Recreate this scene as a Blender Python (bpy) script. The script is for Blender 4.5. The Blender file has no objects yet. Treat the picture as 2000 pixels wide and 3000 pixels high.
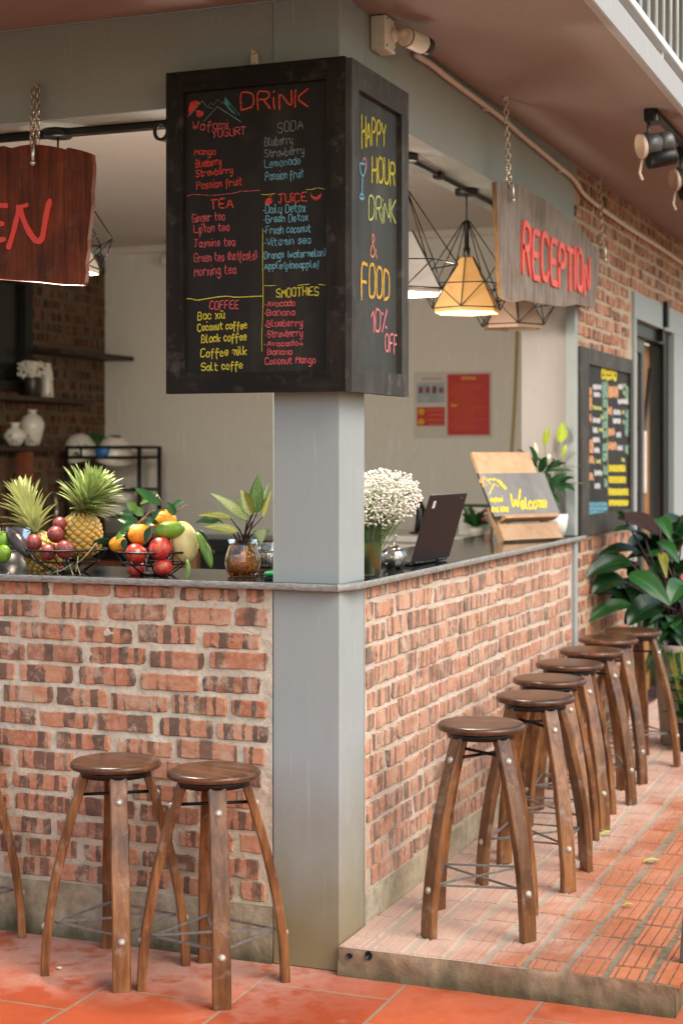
import bpy, math, random
from mathutils import Vector, Matrix, noise
from math import pi, sin, cos, radians
random.seed(7)
S = bpy.context.scene
COL = S.collection
V = Vector
# ---------------------------------------------------------------- camera, sky, sun, exposure
FPX, YAW, HZ, CX = 4700.0, radians(21.45), 1330.0, 1000.0      # focal length and horizon in pixels of the 2000 x 3000 photograph
CAM = V((1.7303, -4.3930, 1.527))
FW = V((-sin(YAW), cos(YAW), 0)); RT = V((cos(YAW), sin(YAW), 0)); UP = V((0, 0, 1))
cd = bpy.data.cameras.new("camera"); cam = bpy.data.objects.new("camera", cd); COL.objects.link(cam)
cam.location = CAM; cam.rotation_euler = (pi/2, 0, YAW)
cd.sensor_fit = 'HORIZONTAL'; cd.sensor_width = 24.0; cd.lens = 24.0*FPX/2000.0
cd.shift_y = -(1500.0-HZ)/2000.0
cd.clip_start = 0.05; cd.clip_end = 400
cd.dof.use_dof = True; cd.dof.focus_distance = 4.75; cd.dof.aperture_fstop = 3.2
S.camera = cam
SUN_EL, SUN_AZ = radians(46), math.atan2(0.93, -0.36)          # azimuth from +Y towards +X
w = bpy.data.worlds.new("World"); S.world = w; w.use_nodes = True
wn = w.node_tree; bg = wn.nodes['Background']
sky = wn.nodes.new('ShaderNodeTexSky'); sky.sky_type = 'NISHITA'; sky.sun_disc = False
sky.sun_elevation = SUN_EL; sky.sun_rotation = SUN_AZ; sky.air_density = 1.5; sky.dust_density = 3.0; sky.ozone_density = 1.5
hs = wn.nodes.new('ShaderNodeHueSaturation'); hs.inputs['Saturation'].default_value = 0.90
wn.links.new(sky.outputs[0], hs.inputs['Color']); wn.links.new(hs.outputs[0], bg.inputs['Color'])
bg.inputs['Strength'].default_value = 0.15
sd = bpy.data.lights.new("sun", 'SUN'); sd.energy = 0.6; sd.angle = radians(40); sd.color = (1.0, 0.97, 0.93)
sun = bpy.data.objects.new("sun", sd); COL.objects.link(sun)
sdir = V((sin(SUN_AZ)*cos(SUN_EL), cos(SUN_AZ)*cos(SUN_EL), sin(SUN_EL)))
sun.rotation_euler = sdir.to_track_quat('Z', 'Y').to_euler(); sun.location = (4, -5, 8)
S.view_settings.view_transform = 'Standard'; S.view_settings.look = 'None'
S.view_settings.exposure = 0.97; S.view_settings.gamma = 1.0; S.view_settings.use_curve_mapping = False
S.render.engine = 'CYCLES'; S.cycles.use_denoising = True; S.cycles.max_bounces = 8; S.cycles.diffuse_bounces = 5
S.cycles.transparent_max_bounces = 24; S.cycles.caustics_reflective = False; S.cycles.caustics_refractive = False
S.cycles.sample_clamp_indirect = 6.0

# ---------------------------------------------------------------- helpers
def ray(x, y): return FW + RT*((x-CX)/FPX) - UP*((y-HZ)/FPX)
def at(x, y, ax, v):                                            # a pixel of the photograph on the plane  axis ax = v
    r = ray(x, y); return CAM + r*((v-CAM[ax])/r[ax])
def dep(x, y, d): return CAM + ray(x, y)*d                      # ... at distance d along the view axis
def ppm(p): return FPX/((V(p)-CAM).dot(FW))                     # pixels per metre there
def ease(t): return t*t*(3-2*t)
def rnd(a, b): return random.uniform(a, b)
def axes(z, x=None):                                            # rotation whose Z is z
    z = V(z).normalized(); x = V(x) if x is not None else (V((1,0,0)) if abs(z.x) < .8 else V((0,1,0)))
    y = z.cross(x).normalized(); x = y.cross(z)
    return Matrix((x, y, z)).transposed()

class MB:                                                       # collects shapes; build() links them as ONE mesh object
    def __init__(s): s.v=[]; s.f=[]; s.sm=[]; s.mi=[]; s.tone=[]; s.uv={}
    def add(s, vs, fs, smooth=False, mi=0, tone=0.0, uv=None):
        o = len(s.v); s.v += [V(p) for p in vs]
        for k, f in enumerate(fs):
            if uv: s.uv[len(s.f)] = [uv[i] for i in f]
            s.f.append([i+o for i in f]); s.sm.append(smooth); s.mi.append(mi); s.tone.append(tone)
        return s
    def box(s, lo, hi, mi=0, tone=0.0, M=None, ch=0.0):
        x0,y0,z0 = lo; x1,y1,z1 = hi
        if ch <= 0:
            vs = [(x0,y0,z0),(x1,y0,z0),(x1,y1,z0),(x0,y1,z0),(x0,y0,z1),(x1,y0,z1),(x1,y1,z1),(x0,y1,z1)]
            fs = [(0,3,2,1),(4,5,6,7),(0,1,5,4),(1,2,6,5),(2,3,7,6),(3,0,4,7)]
        else:                                                   # chamfered box
            vs = []; idx = {}
            for i, X in enumerate((x0,x1)):
                for j, Y in enumerate((y0,y1)):
                    for k, Z in enumerate((z0,z1)):
                        for a in range(3):
                            p = [X + (ch if i==0 else -ch), Y + (ch if j==0 else -ch), Z + (ch if k==0 else -ch)]
                            p[a] = (X,Y,Z)[a]; idx[i,j,k,a] = len(vs); vs.append(tuple(p))
            fs = []
            for a in range(3):
                b, c = (a+1)%3, (a+2)%3
                for e in (0,1):
                    q = []
                    for (m,n) in ((0,0),(1,0),(1,1),(0,1)):
                        k = [0,0,0]; k[a]=e; k[b]=m; k[c]=n; q.append(idx[k[0],k[1],k[2],a])
                    fs.append(q if e else q[::-1])
                for (m,n) in ((0,0),(1,0),(1,1),(0,1)):          # edges along axis a
                    q = []
                    for e, ax in ((0,b),(1,b),(1,c),(0,c)):
                        k = [0,0,0]; k[a]=e; k[b]=m; k[c]=n; q.append(idx[k[0],k[1],k[2],ax])
                    fs.append(q if (m ^ n) else q[::-1])
            for i in (0,1):
                for j in (0,1):
                    for k in (0,1):
                        q = [idx[i,j,k,0], idx[i,j,k,1], idx[i,j,k,2]]
                        fs.append(q if (i ^ j ^ k) else q[::-1])
        if M is not None: vs = [M @ V(p) for p in vs]
        return s.add(vs, fs, False, mi, tone)
    def tube(s, pts, r, n=8, closed=False, cap=True, smooth=True, mi=0, flat=None, tone=0.0):
        pts = [V(p) for p in pts]; N = len(pts); rr = r if isinstance(r, (list, tuple)) else [r]*N
        prev = None; vs = []
        for i, p in enumerate(pts):
            a = pts[(i-1) % N] if (closed or i > 0) else p; b = pts[(i+1) % N] if (closed or i < N-1) else p
            t = (b-a).normalized()
            if prev is None: x = axes(t).col[0]
            else: x = (prev - t*prev.dot(t)).normalized()
            prev = x; y = t.cross(x)
            for k in range(n):
                g = 2*pi*(k+.5)/n
                vs.append(p + (x*cos(g) + y*sin(g))*rr[i])
        fs = []
        for i in range(N if closed else N-1):
            j = (i+1) % N
            for k in range(n): fs.append((i*n+k, i*n+(k+1)%n, j*n+(k+1)%n, j*n+k))
        if cap and not closed: fs += [tuple(range(n))[::-1], tuple((N-1)*n+k for k in range(n))]
        return s.add(vs, fs, smooth, mi, tone)
    def lathe(s, prof, n=32, M=None, smooth=True, mi=0, cap=True, rad=None):
        vs = []
        for r, z in prof:
            for k in range(n):
                g = 2*pi*k/n; q = r*(rad(g, z) if rad else 1)
                vs.append(V((q*cos(g), q*sin(g), z)))
        if M is not None: vs = [M @ p for p in vs]
        fs = []
        for i in range(len(prof)-1):
            for k in range(n): fs.append((i*n+k, i*n+(k+1)%n, (i+1)*n+(k+1)%n, (i+1)*n+k))
        if cap: fs += [tuple(range(n))[::-1], tuple((len(prof)-1)*n+k for k in range(n))]
        return s.add(vs, fs, smooth, mi)
    def ball(s, c, r, n=16, m=10, M=None, fn=None, mi=0):
        prof = []; vs = []; c = V(c); r = V(r) if hasattr(r, '__len__') else V((r,r,r))
        for i in range(m+1):
            ph = -pi/2 + pi*i/m
            for k in range(n):
                g = 2*pi*k/n; d = V((cos(ph)*cos(g), cos(ph)*sin(g), sin(ph)))
                q = fn(d) if fn else 1.0
                p = V((d.x*r.x, d.y*r.y, d.z*r.z))*q
                vs.append((M @ p if M is not None else p) + c)
        fs = [(i*n+k, i*n+(k+1)%n, (i+1)*n+(k+1)%n, (i+1)*n+k) for i in range(m) for k in range(n)]
        return s.add(vs, fs, True, mi)
    def prism(s, poly, n, depth, mi=0, edge_mi=None):            # planar outline (3-D points) given thickness against n
        poly = [V(p) for p in poly]; N = len(poly); b = [p - V(n)*depth for p in poly]
        s.add(poly + b, [tuple(range(N)), tuple(range(2*N-1, N-1, -1))], False, mi)
        s.add(poly + b, [(i, i+N, (i+1)%N+N, (i+1)%N) for i in range(N)], False, mi if edge_mi is None else edge_mi)
        return s
    def leaf(s, a, b, wd, bend=(0,0,0), nrm=(0,0,1), fold=.25, n=9, m=2, shape=None, wave=0.0, mi=0, curl=0.0):
        a, b, bend, nrm = V(a), V(b), V(bend), V(nrm); c = (a+b)/2 + bend
        shape = shape or (lambda t: sin(pi*min(1, t*.97+.015)**.8)**.85)
        vs = []; uv = []; ph = rnd(0, 6)
        for i in range(n+1):
            t = i/n; p = a*(1-t)**2 + c*(2*t*(1-t)) + b*t*t
            tg = ((c-a)*(1-t) + (b-c)*t).normalized()
            sd_ = tg.cross(nrm); sd_ = sd_.normalized() if sd_.length > 1e-6 else V((1,0,0)); up = sd_.cross(tg)
            hw = wd*max(.02, shape(t))
            for k in range(-m, m+1):
                q = k/m
                vs.append(p + sd_*(hw*q) + up*(hw*(fold*abs(q) - curl*q*q) + wave*hw*sin(ph+t*9+k)*abs(q)))
                uv.append((t, q*.5+.5))
        W_ = 2*m+1
        fs = [(i*W_+k, i*W_+k+1, (i+1)*W_+k+1, (i+1)*W_+k) for i in range(n) for k in range(2*m)]
        return s.add(vs, fs, True, mi, rnd(0,1), uv)
    def build(s, name, mats, parent=None, label=None, origin=None):
        me = bpy.data.meshes.new(name)
        o0 = V(origin) if origin is not None else V((0,0,0))
        me.from_pydata([p-o0 for p in s.v], [], s.f)
        if not isinstance(mats, (list, tuple)): mats = [mats]
        for m in mats: me.materials.append(m)
        me.polygons.foreach_set('use_smooth', s.sm); me.polygons.foreach_set('material_index', s.mi)
        at_ = me.attributes.new('tone', 'FLOAT', 'FACE'); at_.data.foreach_set('value', s.tone)
        if s.uv:
            ul = me.uv_layers.new(name='UVMap')
            for i, p in enumerate(me.polygons):
                if i in s.uv:
                    for li, q in zip(p.loop_indices, s.uv[i]): ul.data[li].uv = q
        me.update()
        o = bpy.data.objects.new(name, me); COL.objects.link(o); o.location = o0
        if parent is not None: o.parent = parent
        if label: o['label'] = label
        return o

def tag(o, label=None, cat=None, group=None, kind=None):
    if label: o['label'] = label
    if cat: o['category'] = cat
    if group: o['group'] = group
    if kind: o['kind'] = kind
    return o
def thing(name, label, cat, loc=(0,0,0), rz=0.0, group=None):
    o = bpy.data.objects.new(name, None); COL.objects.link(o); o.empty_display_size = .05
    o.location = loc; o.rotation_euler = (0,0,rz)
    return tag(o, label, cat, group)
def dup(root, loc, rz, label):
    r = root.copy(); COL.objects.link(r); r.location = loc; r.rotation_euler = (0,0,rz); r['label'] = label
    for ch in list(root.children):
        c = ch.copy(); COL.objects.link(c); c.parent = r
        for g in ch.children:
            d = g.copy(); COL.objects.link(d); d.parent = c
    return r

# ---------------------------------------------------------------- material helpers
def lin(r, g, b, k=1.0):
    f = lambda u: (u/255/12.92 if u/255 <= .04045 else ((u/255+.055)/1.055)**2.4)
    return (f(r)*k, f(g)*k, f(b)*k, 1)
class NM:
    def __init__(s, name):
        s.m = bpy.data.materials.new(name); s.m.use_nodes = True; s.t = s.m.node_tree; s.b = s.t.nodes['Principled BSDF']; s.out = s.t.nodes['Material Output']
    def n(s, typ, ins=None, **props):
        nd = s.t.nodes.new('ShaderNode'+typ)
        for k, v in props.items(): setattr(nd, k, v)
        for k, v in (ins or {}).items():
            if isinstance(v, bpy.types.NodeSocket): s.t.links.new(v, nd.inputs[k])
            else: nd.inputs[k].default_value = v
        return nd
    def set(s, **kw):
        for k, v in kw.items():
            k = k.replace('_', ' ')
            if isinstance(v, bpy.types.NodeSocket): s.t.links.new(v, s.b.inputs[k])
            else: s.b.inputs[k].default_value = v
        return s
    def pos(s): return s.n('NewGeometry').outputs['Position']
    def obj(s): return s.n('TexCoord').outputs['Object']
    def uvc(s): return s.n('UVMap').outputs[0]
    def rand(s): return s.n('ObjectInfo').outputs['Random']
    def scale(s, vec, sc, off=(0,0,0)): return s.n('Mapping', {'Vector': vec, 'Scale': sc, 'Location': off}).outputs[0]
    def noise(s, vec, sc, det=4, rough=.55, dist=0.0): return s.n('TexNoise', {'Vector': vec, 'Scale': sc, 'Detail': det, 'Roughness': rough, 'Distortion': dist}).outputs[0]
    def ramp(s, fac, stops, interp='LINEAR'):
        r = s.n('ValToRGB', {'Fac': fac}); e = r.color_ramp; e.interpolation = interp
        while len(e.elements) < len(stops): e.elements.new(.5)
        for el, (p, c) in zip(e.elements, stops):
            el.position = p; el.color = c if hasattr(c, '__len__') else (c, c, c, 1)
        return r.outputs[0]
    def mix(s, f, a, b, typ='MIX'):
        m = s.n('Mix', data_type='RGBA', blend_type=typ)
        for k, v in ((0, f), (6, a), (7, b)):
            if isinstance(v, bpy.types.NodeSocket): s.t.links.new(v, m.inputs[k])
            else: m.inputs[k].default_value = v
        return m.outputs[2]
    def math(s, op, a, b=0.0, c=0.0, clamp=False):
        m = s.n('Math', {0: a, 1: b, 2: c}, operation=op); m.use_clamp = clamp; return m.outputs[0]
    def sep(s, vec): return s.n('SeparateXYZ', {0: vec}).outputs
    def attr(s, name): return s.n('Attribute', attribute_name=name).outputs['Fac']
    def bump(s, h, strength=.3, dist=.01): 
        s.set(Normal=s.n('Bump', {'Height': h, 'Strength': strength, 'Distance': dist}).outputs[0]); return s
# ---------------------------------------------------------------- materials
MT = {}
def plain(name, col, rough=.5, metal=0.0, var=.12, sc=20, spec=.5, coat=0.0, bump=0.0):
    a = NM(name); nz = a.noise(a.obj(), sc, 5)
    c2 = tuple(x*(1-var) for x in col[:3])+(1,); c3 = tuple(min(1, x*(1+var)) for x in col[:3])+(1,)
    a.set(Base_Color=a.ramp(nz, [(.3, c2), (.7, c3)]), Roughness=rough, Metallic=metal, Specular_IOR_Level=spec, Coat_Weight=coat)
    if bump: a.bump(nz, bump, .004)
    MT[name] = a.m; return a.m

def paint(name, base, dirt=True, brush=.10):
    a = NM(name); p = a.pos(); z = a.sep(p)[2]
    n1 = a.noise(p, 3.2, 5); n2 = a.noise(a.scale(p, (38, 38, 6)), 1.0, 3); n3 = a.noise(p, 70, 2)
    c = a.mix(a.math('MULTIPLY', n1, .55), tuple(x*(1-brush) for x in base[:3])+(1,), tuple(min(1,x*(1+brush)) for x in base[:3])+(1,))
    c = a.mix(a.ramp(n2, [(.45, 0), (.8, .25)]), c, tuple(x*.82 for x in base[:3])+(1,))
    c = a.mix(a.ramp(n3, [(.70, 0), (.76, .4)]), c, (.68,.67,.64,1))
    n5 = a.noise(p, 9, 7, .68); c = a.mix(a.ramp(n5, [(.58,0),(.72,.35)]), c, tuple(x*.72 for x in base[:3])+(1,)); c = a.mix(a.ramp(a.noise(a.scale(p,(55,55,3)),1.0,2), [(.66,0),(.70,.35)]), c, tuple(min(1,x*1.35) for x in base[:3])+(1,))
    if dirt:
        zz = a.math('ADD', z, a.math('MULTIPLY', a.math('SUBTRACT', n1, .5), .55))
        zz = a.math('ADD', zz, a.math('MULTIPLY', a.math('SUBTRACT', n2, .5), .10))
        c = a.mix(a.ramp(zz, [(.05,.92),(.22,.66),(.40,.22),(.62,0)]), c, (.235,.18,.085,1))
    a.set(Base_Color=c, Roughness=.85, Specular_IOR_Level=.15); a.bump(a.math('ADD', n2, n3), .10, .003)
    MT[name] = a.m; return a.m
paint('grey_paint', (.355,.385,.375,1)); paint('beam_paint', (.34,.355,.335,1), False)
paint('plaster', (.79,.77,.71,1), False, .03); paint('pier_paint', (.46,.43,.41,1), False, .03)
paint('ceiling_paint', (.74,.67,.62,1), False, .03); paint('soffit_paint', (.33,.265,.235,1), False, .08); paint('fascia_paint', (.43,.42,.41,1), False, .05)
paint('upper_wall', (.13,.12,.095,1), False, .10)  # albedo lowered to paint in the deep shade behind the railing

def concrete(name, a1, a2, a3, moss=True):
    a = NM(name); p = a.pos(); n1 = a.noise(p, 5, 6, .62); n2 = a.noise(p, 26, 5, .6); n3 = a.noise(a.scale(p, (1,1,.25)), 14, 4)
    c = a.ramp(n1, [(.32, a1), (.5, a2), (.68, a3)])
    c = a.mix(a.ramp(n2, [(.35,.35),(.6,0)]), c, (.11,.085,.06,1))
    if moss:
        z = a.math('ADD', a.sep(p)[2], a.math('MULTIPLY', a.math('SUBTRACT', n3, .5), .14))
        c = a.mix(a.ramp(z, [(.0,.85),(.03,.55),(.09,0)]), c, (.06,.06,.025,1))
    a.set(Base_Color=c, Roughness=.85, Specular_IOR_Level=.25); a.bump(a.math('ADD', n1, n2), .5, .012); MT[name] = a.m
concrete('step_concrete', (.22,.14,.08,1), (.33,.22,.135,1), (.42,.31,.20,1))
concrete('plinth', (.32,.26,.16,1), (.43,.365,.25,1), (.50,.44,.33,1))

def brick(name, dark=1.0, pale=0.0):
    a = NM(name); u = a.uvc(); t = a.attr('tone')
    s1 = a.noise(a.n('VectorMath', {0: a.scale(u, (36, 1.2, 1)), 1: a.n('VectorMath', {0: a.n('TexNoise', {'Vector': u, 'Scale': 60.0, 'Detail': 3.0}).outputs[1], 1: (.35,.35,.35)}, operation='MULTIPLY').outputs[0]}, operation='ADD').outputs[0], 1.0, 0, .3); s2 = a.noise(u, 40, 5, .6); s3 = a.noise(a.scale(u, (9,5,1)), 1.0, 3)
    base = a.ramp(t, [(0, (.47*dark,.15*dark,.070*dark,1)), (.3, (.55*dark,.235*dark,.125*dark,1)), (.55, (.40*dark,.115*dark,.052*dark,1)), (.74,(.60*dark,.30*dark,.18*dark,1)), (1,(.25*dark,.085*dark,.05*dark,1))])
    base = a.mix(a.ramp(s2, [(.36,.60),(.56,0)]), base, (.62*dark,.37*dark,.25*dark,1)); base = a.mix(a.ramp(a.noise(u, 19, 4, .6), [(.52,0),(.68,.6)]), base, (.24*dark,.085*dark,.045*dark,1))
    bar = a.math('MULTIPLY', a.ramp(s1, [(.50,0),(.55,1)]), a.ramp(s3, [(.35,.0),(.45,1)]))
    c = a.mix(a.math('MULTIPLY', bar, .94), base, (.046*dark,.042*dark,.039*dark,1))
    smear = a.ramp(a.noise(a.pos(), 10, 8, .72), [(.52,0),(.62,.78)])
    c = a.mix(smear, c, (.56*dark,.42*dark,.31*dark,1)); c = a.mix(a.ramp(a.noise(a.scale(u,(4,9,1)),1.0,3), [(.35,.30),(.7,0)]), c, (.56*dark,.25*dark,.13*dark,1))
    if pale: c = a.mix(a.math('MULTIPLY', a.ramp(a.noise(a.pos(), 3, 4), [(.3,.5),(.7,1)]), pale), c, (.62,.485,.385,1))
    a.set(Base_Color=c, Roughness=.82, Specular_IOR_Level=.25); a.bump(a.math('ADD', s2, bar), .45, .006); MT[name] = a.m
brick('brick', 1.0, .08); brick('side_brick', 1.0, .26); brick('shaded_room_brick', .36); brick('end_brick', .9)  # inside wall: same brick, with its shade put into the colour
def mortar(name, c1, c2):
    a = NM(name); p = a.pos(); n1 = a.noise(p, 7, 6, .6); n2 = a.noise(p, 60, 4, .6); n3 = a.noise(p, 2.2, 3)
    c = a.ramp(n1, [(.3,c1),(.7,c2)]); c = a.mix(a.ramp(n2,[(.3,.4),(.55,0)]), c, tuple(x*.55 for x in c1[:3])+(1,))
    zz = a.math('ADD', a.sep(p)[2], a.math('MULTIPLY', a.math('SUBTRACT', n3, .5), .5))
    c = a.mix(a.ramp(zz, [(.2,.45),(.42,0)]), c, (.36,.29,.17,1))
    cr = a.n('TexVoronoi', {'Vector': p, 'Scale': 6.5, 'Randomness': 1.0}, feature='DISTANCE_TO_EDGE').outputs[0]
    c = a.mix(a.math('MULTIPLY', a.ramp(cr,[(.0,.6),(.012,0)]), a.ramp(n3,[(.5,0),(.6,1)])), c, (.13,.10,.07,1))
    a.set(Base_Color=c, Roughness=.9, Specular_IOR_Level=.2); a.bump(a.math('ADD', n1, n2), .45, .008); MT[name] = a.m
mortar('mortar', (.58,.50,.385,1), (.74,.655,.52,1)); mortar('side_mortar', (.55,.455,.36,1), (.68,.575,.47,1))
mortar('shaded_room_mortar', (.13,.10,.065,1), (.19,.15,.10,1)); mortar('end_mortar', (.42,.33,.23,1), (.56,.44,.32,1))  # inside wall's mortar likewise darkened in colour for shade

def paving():
    a = NM('paving_tile'); p = a.pos(); x, y, z = a.sep(p)
    t = a.attr('tone'); n1 = a.noise(p, 3.0, 5, .6); n2 = a.noise(p, 30, 4, .6); n4 = a.noise(p, 9, 5, .65)
    c = a.ramp(t, [(0,(.39,.105,.038,1)),(.5,(.50,.160,.064,1)),(1,(.43,.130,.066,1))])
    c = a.mix(a.ramp(n2,[(.35,.40),(.62,0)]), c, (.52,.24,.14,1)); c = a.mix(a.ramp(a.noise(p, 5, 6, .66), [(.45,0),(.7,.45)]), c, (.30,.105,.05,1))
    # cement dust spread over the strip beside the counter
    d = a.math('ADD', x, a.math('MULTIPLY', a.math('SUBTRACT', n1, .5), .9)); d = a.math('ADD', d, a.math('MULTIPLY', a.math('SUBTRACT', n4, .5), .35))
    dust = a.ramp(d, [(.22,.80),(.44,.60),(.62,.10),(1.0,.0)])
    dust = a.math('MAXIMUM', dust, a.ramp(n4, [(.60,0),(.78,.32)]))
    c = a.mix(dust, c, (.63,.46,.365,1))
    a.set(Base_Color=c, Roughness=.8, Specular_IOR_Level=.06); a.bump(n2, .2, .004); MT['paving_tile'] = a.m
    a = NM('paving_grout'); p = a.pos(); n1 = a.noise(p, 6, 5); n2 = a.noise(p, 40, 4); n3 = a.noise(p, 3, 5, .6); x = a.sep(p)[0]
    c = a.ramp(n1, [(.3,(.17,.13,.085,1)),(.7,(.31,.24,.16,1))]); c = a.mix(a.ramp(n2,[(.4,.5),(.6,0)]), c, (.09,.085,.045,1))
    d = a.math('ADD', x, a.math('MULTIPLY', a.math('SUBTRACT', n3, .5), .9))
    c = a.mix(a.ramp(d, [(.30,.85),(.52,.55),(.78,0)]), c, (.56,.45,.35,1))
    a.set(Base_Color=c, Roughness=.9, Specular_IOR_Level=.2); a.bump(n2, .4, .006); MT['paving_grout'] = a.m
paving()
def yard():
    a = NM('yard_tile'); p = a.pos(); n1 = a.noise(p, 1.7, 5, .6); n2 = a.noise(p, 7, 6, .62); n3 = a.noise(p, 45, 3); x, y, z = a.sep(p)
    br = a.n('TexBrick', {'Vector': a.n('CombineXYZ', {0: a.math('ADD', y, .17+20.0), 1: a.math('ADD', x, -.2166+20.0), 2: 0.0}).outputs[0], 'Scale': 1.0, 'Mortar Size': .0062, 'Mortar Smooth': .3, 'Bias': 0.0, 'Brick Width': .40, 'Row Height': .40,
             'Color1': (.38,.064,.020,1), 'Color2': (.49,.100,.032,1), 'Mortar': (.27,.19,.12,1)}, offset=0.5, squash=1.0)
    c = br.outputs['Color']
    dd = a.math('ADD', a.math('MULTIPLY', y, -1.0), a.math('MULTIPLY', a.math('SUBTRACT', n1, .5), 1.0)); dd = a.math('ADD', dd, a.math('MULTIPLY', a.math('SUBTRACT', n2, .5), .75))
    dust = a.ramp(dd, [(.10,.80),(.30,.50),(.50,.05),(1.0,.0)])
    dust = a.math('MULTIPLY', a.math('MULTIPLY', dust, a.ramp(n2, [(.36,.15),(.50,1)])), a.ramp(a.math('ADD', a.math('MULTIPLY', x, -1.0), .2), [(.0,.18),(.35,1)]))
    dust = a.math('MAXIMUM', dust, a.ramp(a.math('ADD', n2, a.math('MULTIPLY', a.math('SUBTRACT', n1, .5), .5)), [(.62,0),(.78,.22)]))
    c = a.mix(dust, c, (.60,.36,.28,1))
    c = a.mix(a.ramp(n3,[(.7,0),(.8,.25)]), c, (.25,.10,.06,1)); c = a.mix(a.ramp(a.noise(p, 4.3, 7, .68), [(.52,0),(.7,.45)]), c, (.27,.055,.022,1))
    a.set(Base_Color=c, Roughness=a.ramp(n2,[(.3,.6),(.7,.85)]), Specular_IOR_Level=.06)
    h = a.math('MULTIPLY', br.outputs['Fac'], -1.0); a.bump(a.math('ADD', h, a.math('MULTIPLY', n2, .15)), .35, .006); MT['yard_tile'] = a.m
yard(); concrete('ground_earth', (.10,.11,.05,1), (.20,.19,.13,1), (.30,.28,.22,1), False)

def wood(name, cols, axis=2, rough=.38, freq=26, coat=0.0, spec=.5, wear=0.0, bump=.12):
    a = NM(name); o = a.obj(); r = a.rand()
    off = a.n('CombineXYZ', {0: a.math('MULTIPLY', r, 9.0), 1: a.math('MULTIPLY', r, 17.0), 2: a.math('MULTIPLY', r, 5.0)}).outputs[0]
    v = a.n('VectorMath', {0: o, 1: off}, operation='ADD').outputs[0]
    sc = [freq]*3; sc[axis] = freq*.07
    g = a.noise(a.scale(v, tuple(sc)), 1.6, 6, .62, .6); g2 = a.noise(a.scale(v, tuple(x*3.2 for x in sc)), 2.0, 4, .6); b = a.noise(v, 7, 3)
    f = a.math('ADD', a.math('MULTIPLY', g, .58), a.math('MULTIPLY', b, .42))
    n = len(cols); c = a.ramp(f, [(.30+.42*i/(n-1), k) for i, k in enumerate(cols)])
    c = a.mix(a.ramp(g2, [(.3,.32),(.48,0)]), c, tuple(x*.45 for x in cols[0][:3])+(1,))
    c = a.mix(1.0, c, a.ramp(r, [(0,(.72,.70,.68,1)),(1,(1.25,1.22,1.18,1))]), 'MULTIPLY')
    if wear: c = a.mix(a.ramp(a.noise(v, 18, 5, .65), [(.55,0),(.75,wear)]), c, (.40,.33,.27,1))
    a.set(Base_Color=c, Roughness=rough, Specular_IOR_Level=spec, Coat_Weight=coat, Coat_Roughness=.18); a.bump(g2, bump, .002); MT[name] = a.m
wood('leg_wood', [(.035,.014,.006,1),(.12,.048,.017,1),(.25,.108,.038,1),(.36,.185,.078,1)], 2, .36, 24, .2, .45, .42)
wood('seat_wood', [(.018,.007,.004,1),(.058,.021,.009,1),(.125,.048,.018,1),(.21,.092,.037,1)], 0, .30, 22, .12, .45, .16)
wood('frame_wood', [(.006,.0038,.0025,1),(.016,.010,.007,1),(.042,.029,.020,1)], 2, .6, 22, 0, .22, .16)
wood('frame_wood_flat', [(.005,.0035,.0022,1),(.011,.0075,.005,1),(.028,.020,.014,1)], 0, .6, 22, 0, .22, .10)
wood('side_frame_wood', [(.018,.015,.012,1),(.045,.038,.031,1),(.10,.088,.072,1)], 2, .55, 22, 0, .4, .22)
wood('pine', [(.33,.19,.10,1),(.44,.28,.16,1),(.50,.34,.21,1)], 0, .5, 14, 0, .4)
wood('sign_wood', [(.11,.08,.06,1),(.21,.16,.125,1),(.31,.26,.22,1),(.27,.165,.10,1)], 2, .7, 24, 0, .25, .2, .3)
wood('sign_edge', [(.05,.026,.012,1),(.14,.075,.03,1),(.24,.14,.06,1)], 2, .8, 60, 0, .2, .1, .4)
wood('open_wood', [(.05,.015,.008,1),(.13,.028,.010,1),(.24,.050,.014,1),(.36,.12,.035,1)], 2, .6, 26, 0, .25, .10, .5)
wood('dark_shelf', [(.018,.009,.006,1),(.04,.02,.012,1),(.07,.035,.02,1)], 1, .5, 18)
wood('cabinet_wood', [(.10,.025,.012,1),(.17,.05,.02,1),(.22,.07,.03,1)], 2, .5, 12)
wood('door_wood', [(.26,.125,.05,1),(.33,.17,.07,1),(.38,.21,.09,1)], 2, .55, 8)

def board(name, c1, c2, c3):
    a = NM(name); o = a.pos(); n1 = a.noise(a.scale(o, (6,6,1.2)), 1.4, 5, .6); n2 = a.noise(o, 14, 5, .65); n3 = a.noise(o, 2.5, 3)
    c = a.ramp(n1, [(.3,c1),(.55,c2),(.75,c3)]); c = a.mix(a.math('MULTIPLY', a.ramp(n2,[(.5,0),(.75,.6)]), a.ramp(n3,[(.4,0),(.6,1)])), c, c3)
    a.set(Base_Color=c, Roughness=.6, Specular_IOR_Level=.3); a.bump(n2, .08, .002); MT[name] = a.m
board('slate', (.009,.006,.0035,1), (.016,.011,.007,1), (.038,.028,.020,1))
board('side_slate', (.035,.036,.031,1), (.055,.054,.047,1), (.10,.095,.082,1))
board('menu_slate', (.016,.014,.012,1), (.026,.023,.020,1), (.05,.045,.04,1))
board('welcome_slate', (.13,.13,.125,1), (.17,.165,.16,1), (.22,.215,.20,1))
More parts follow.
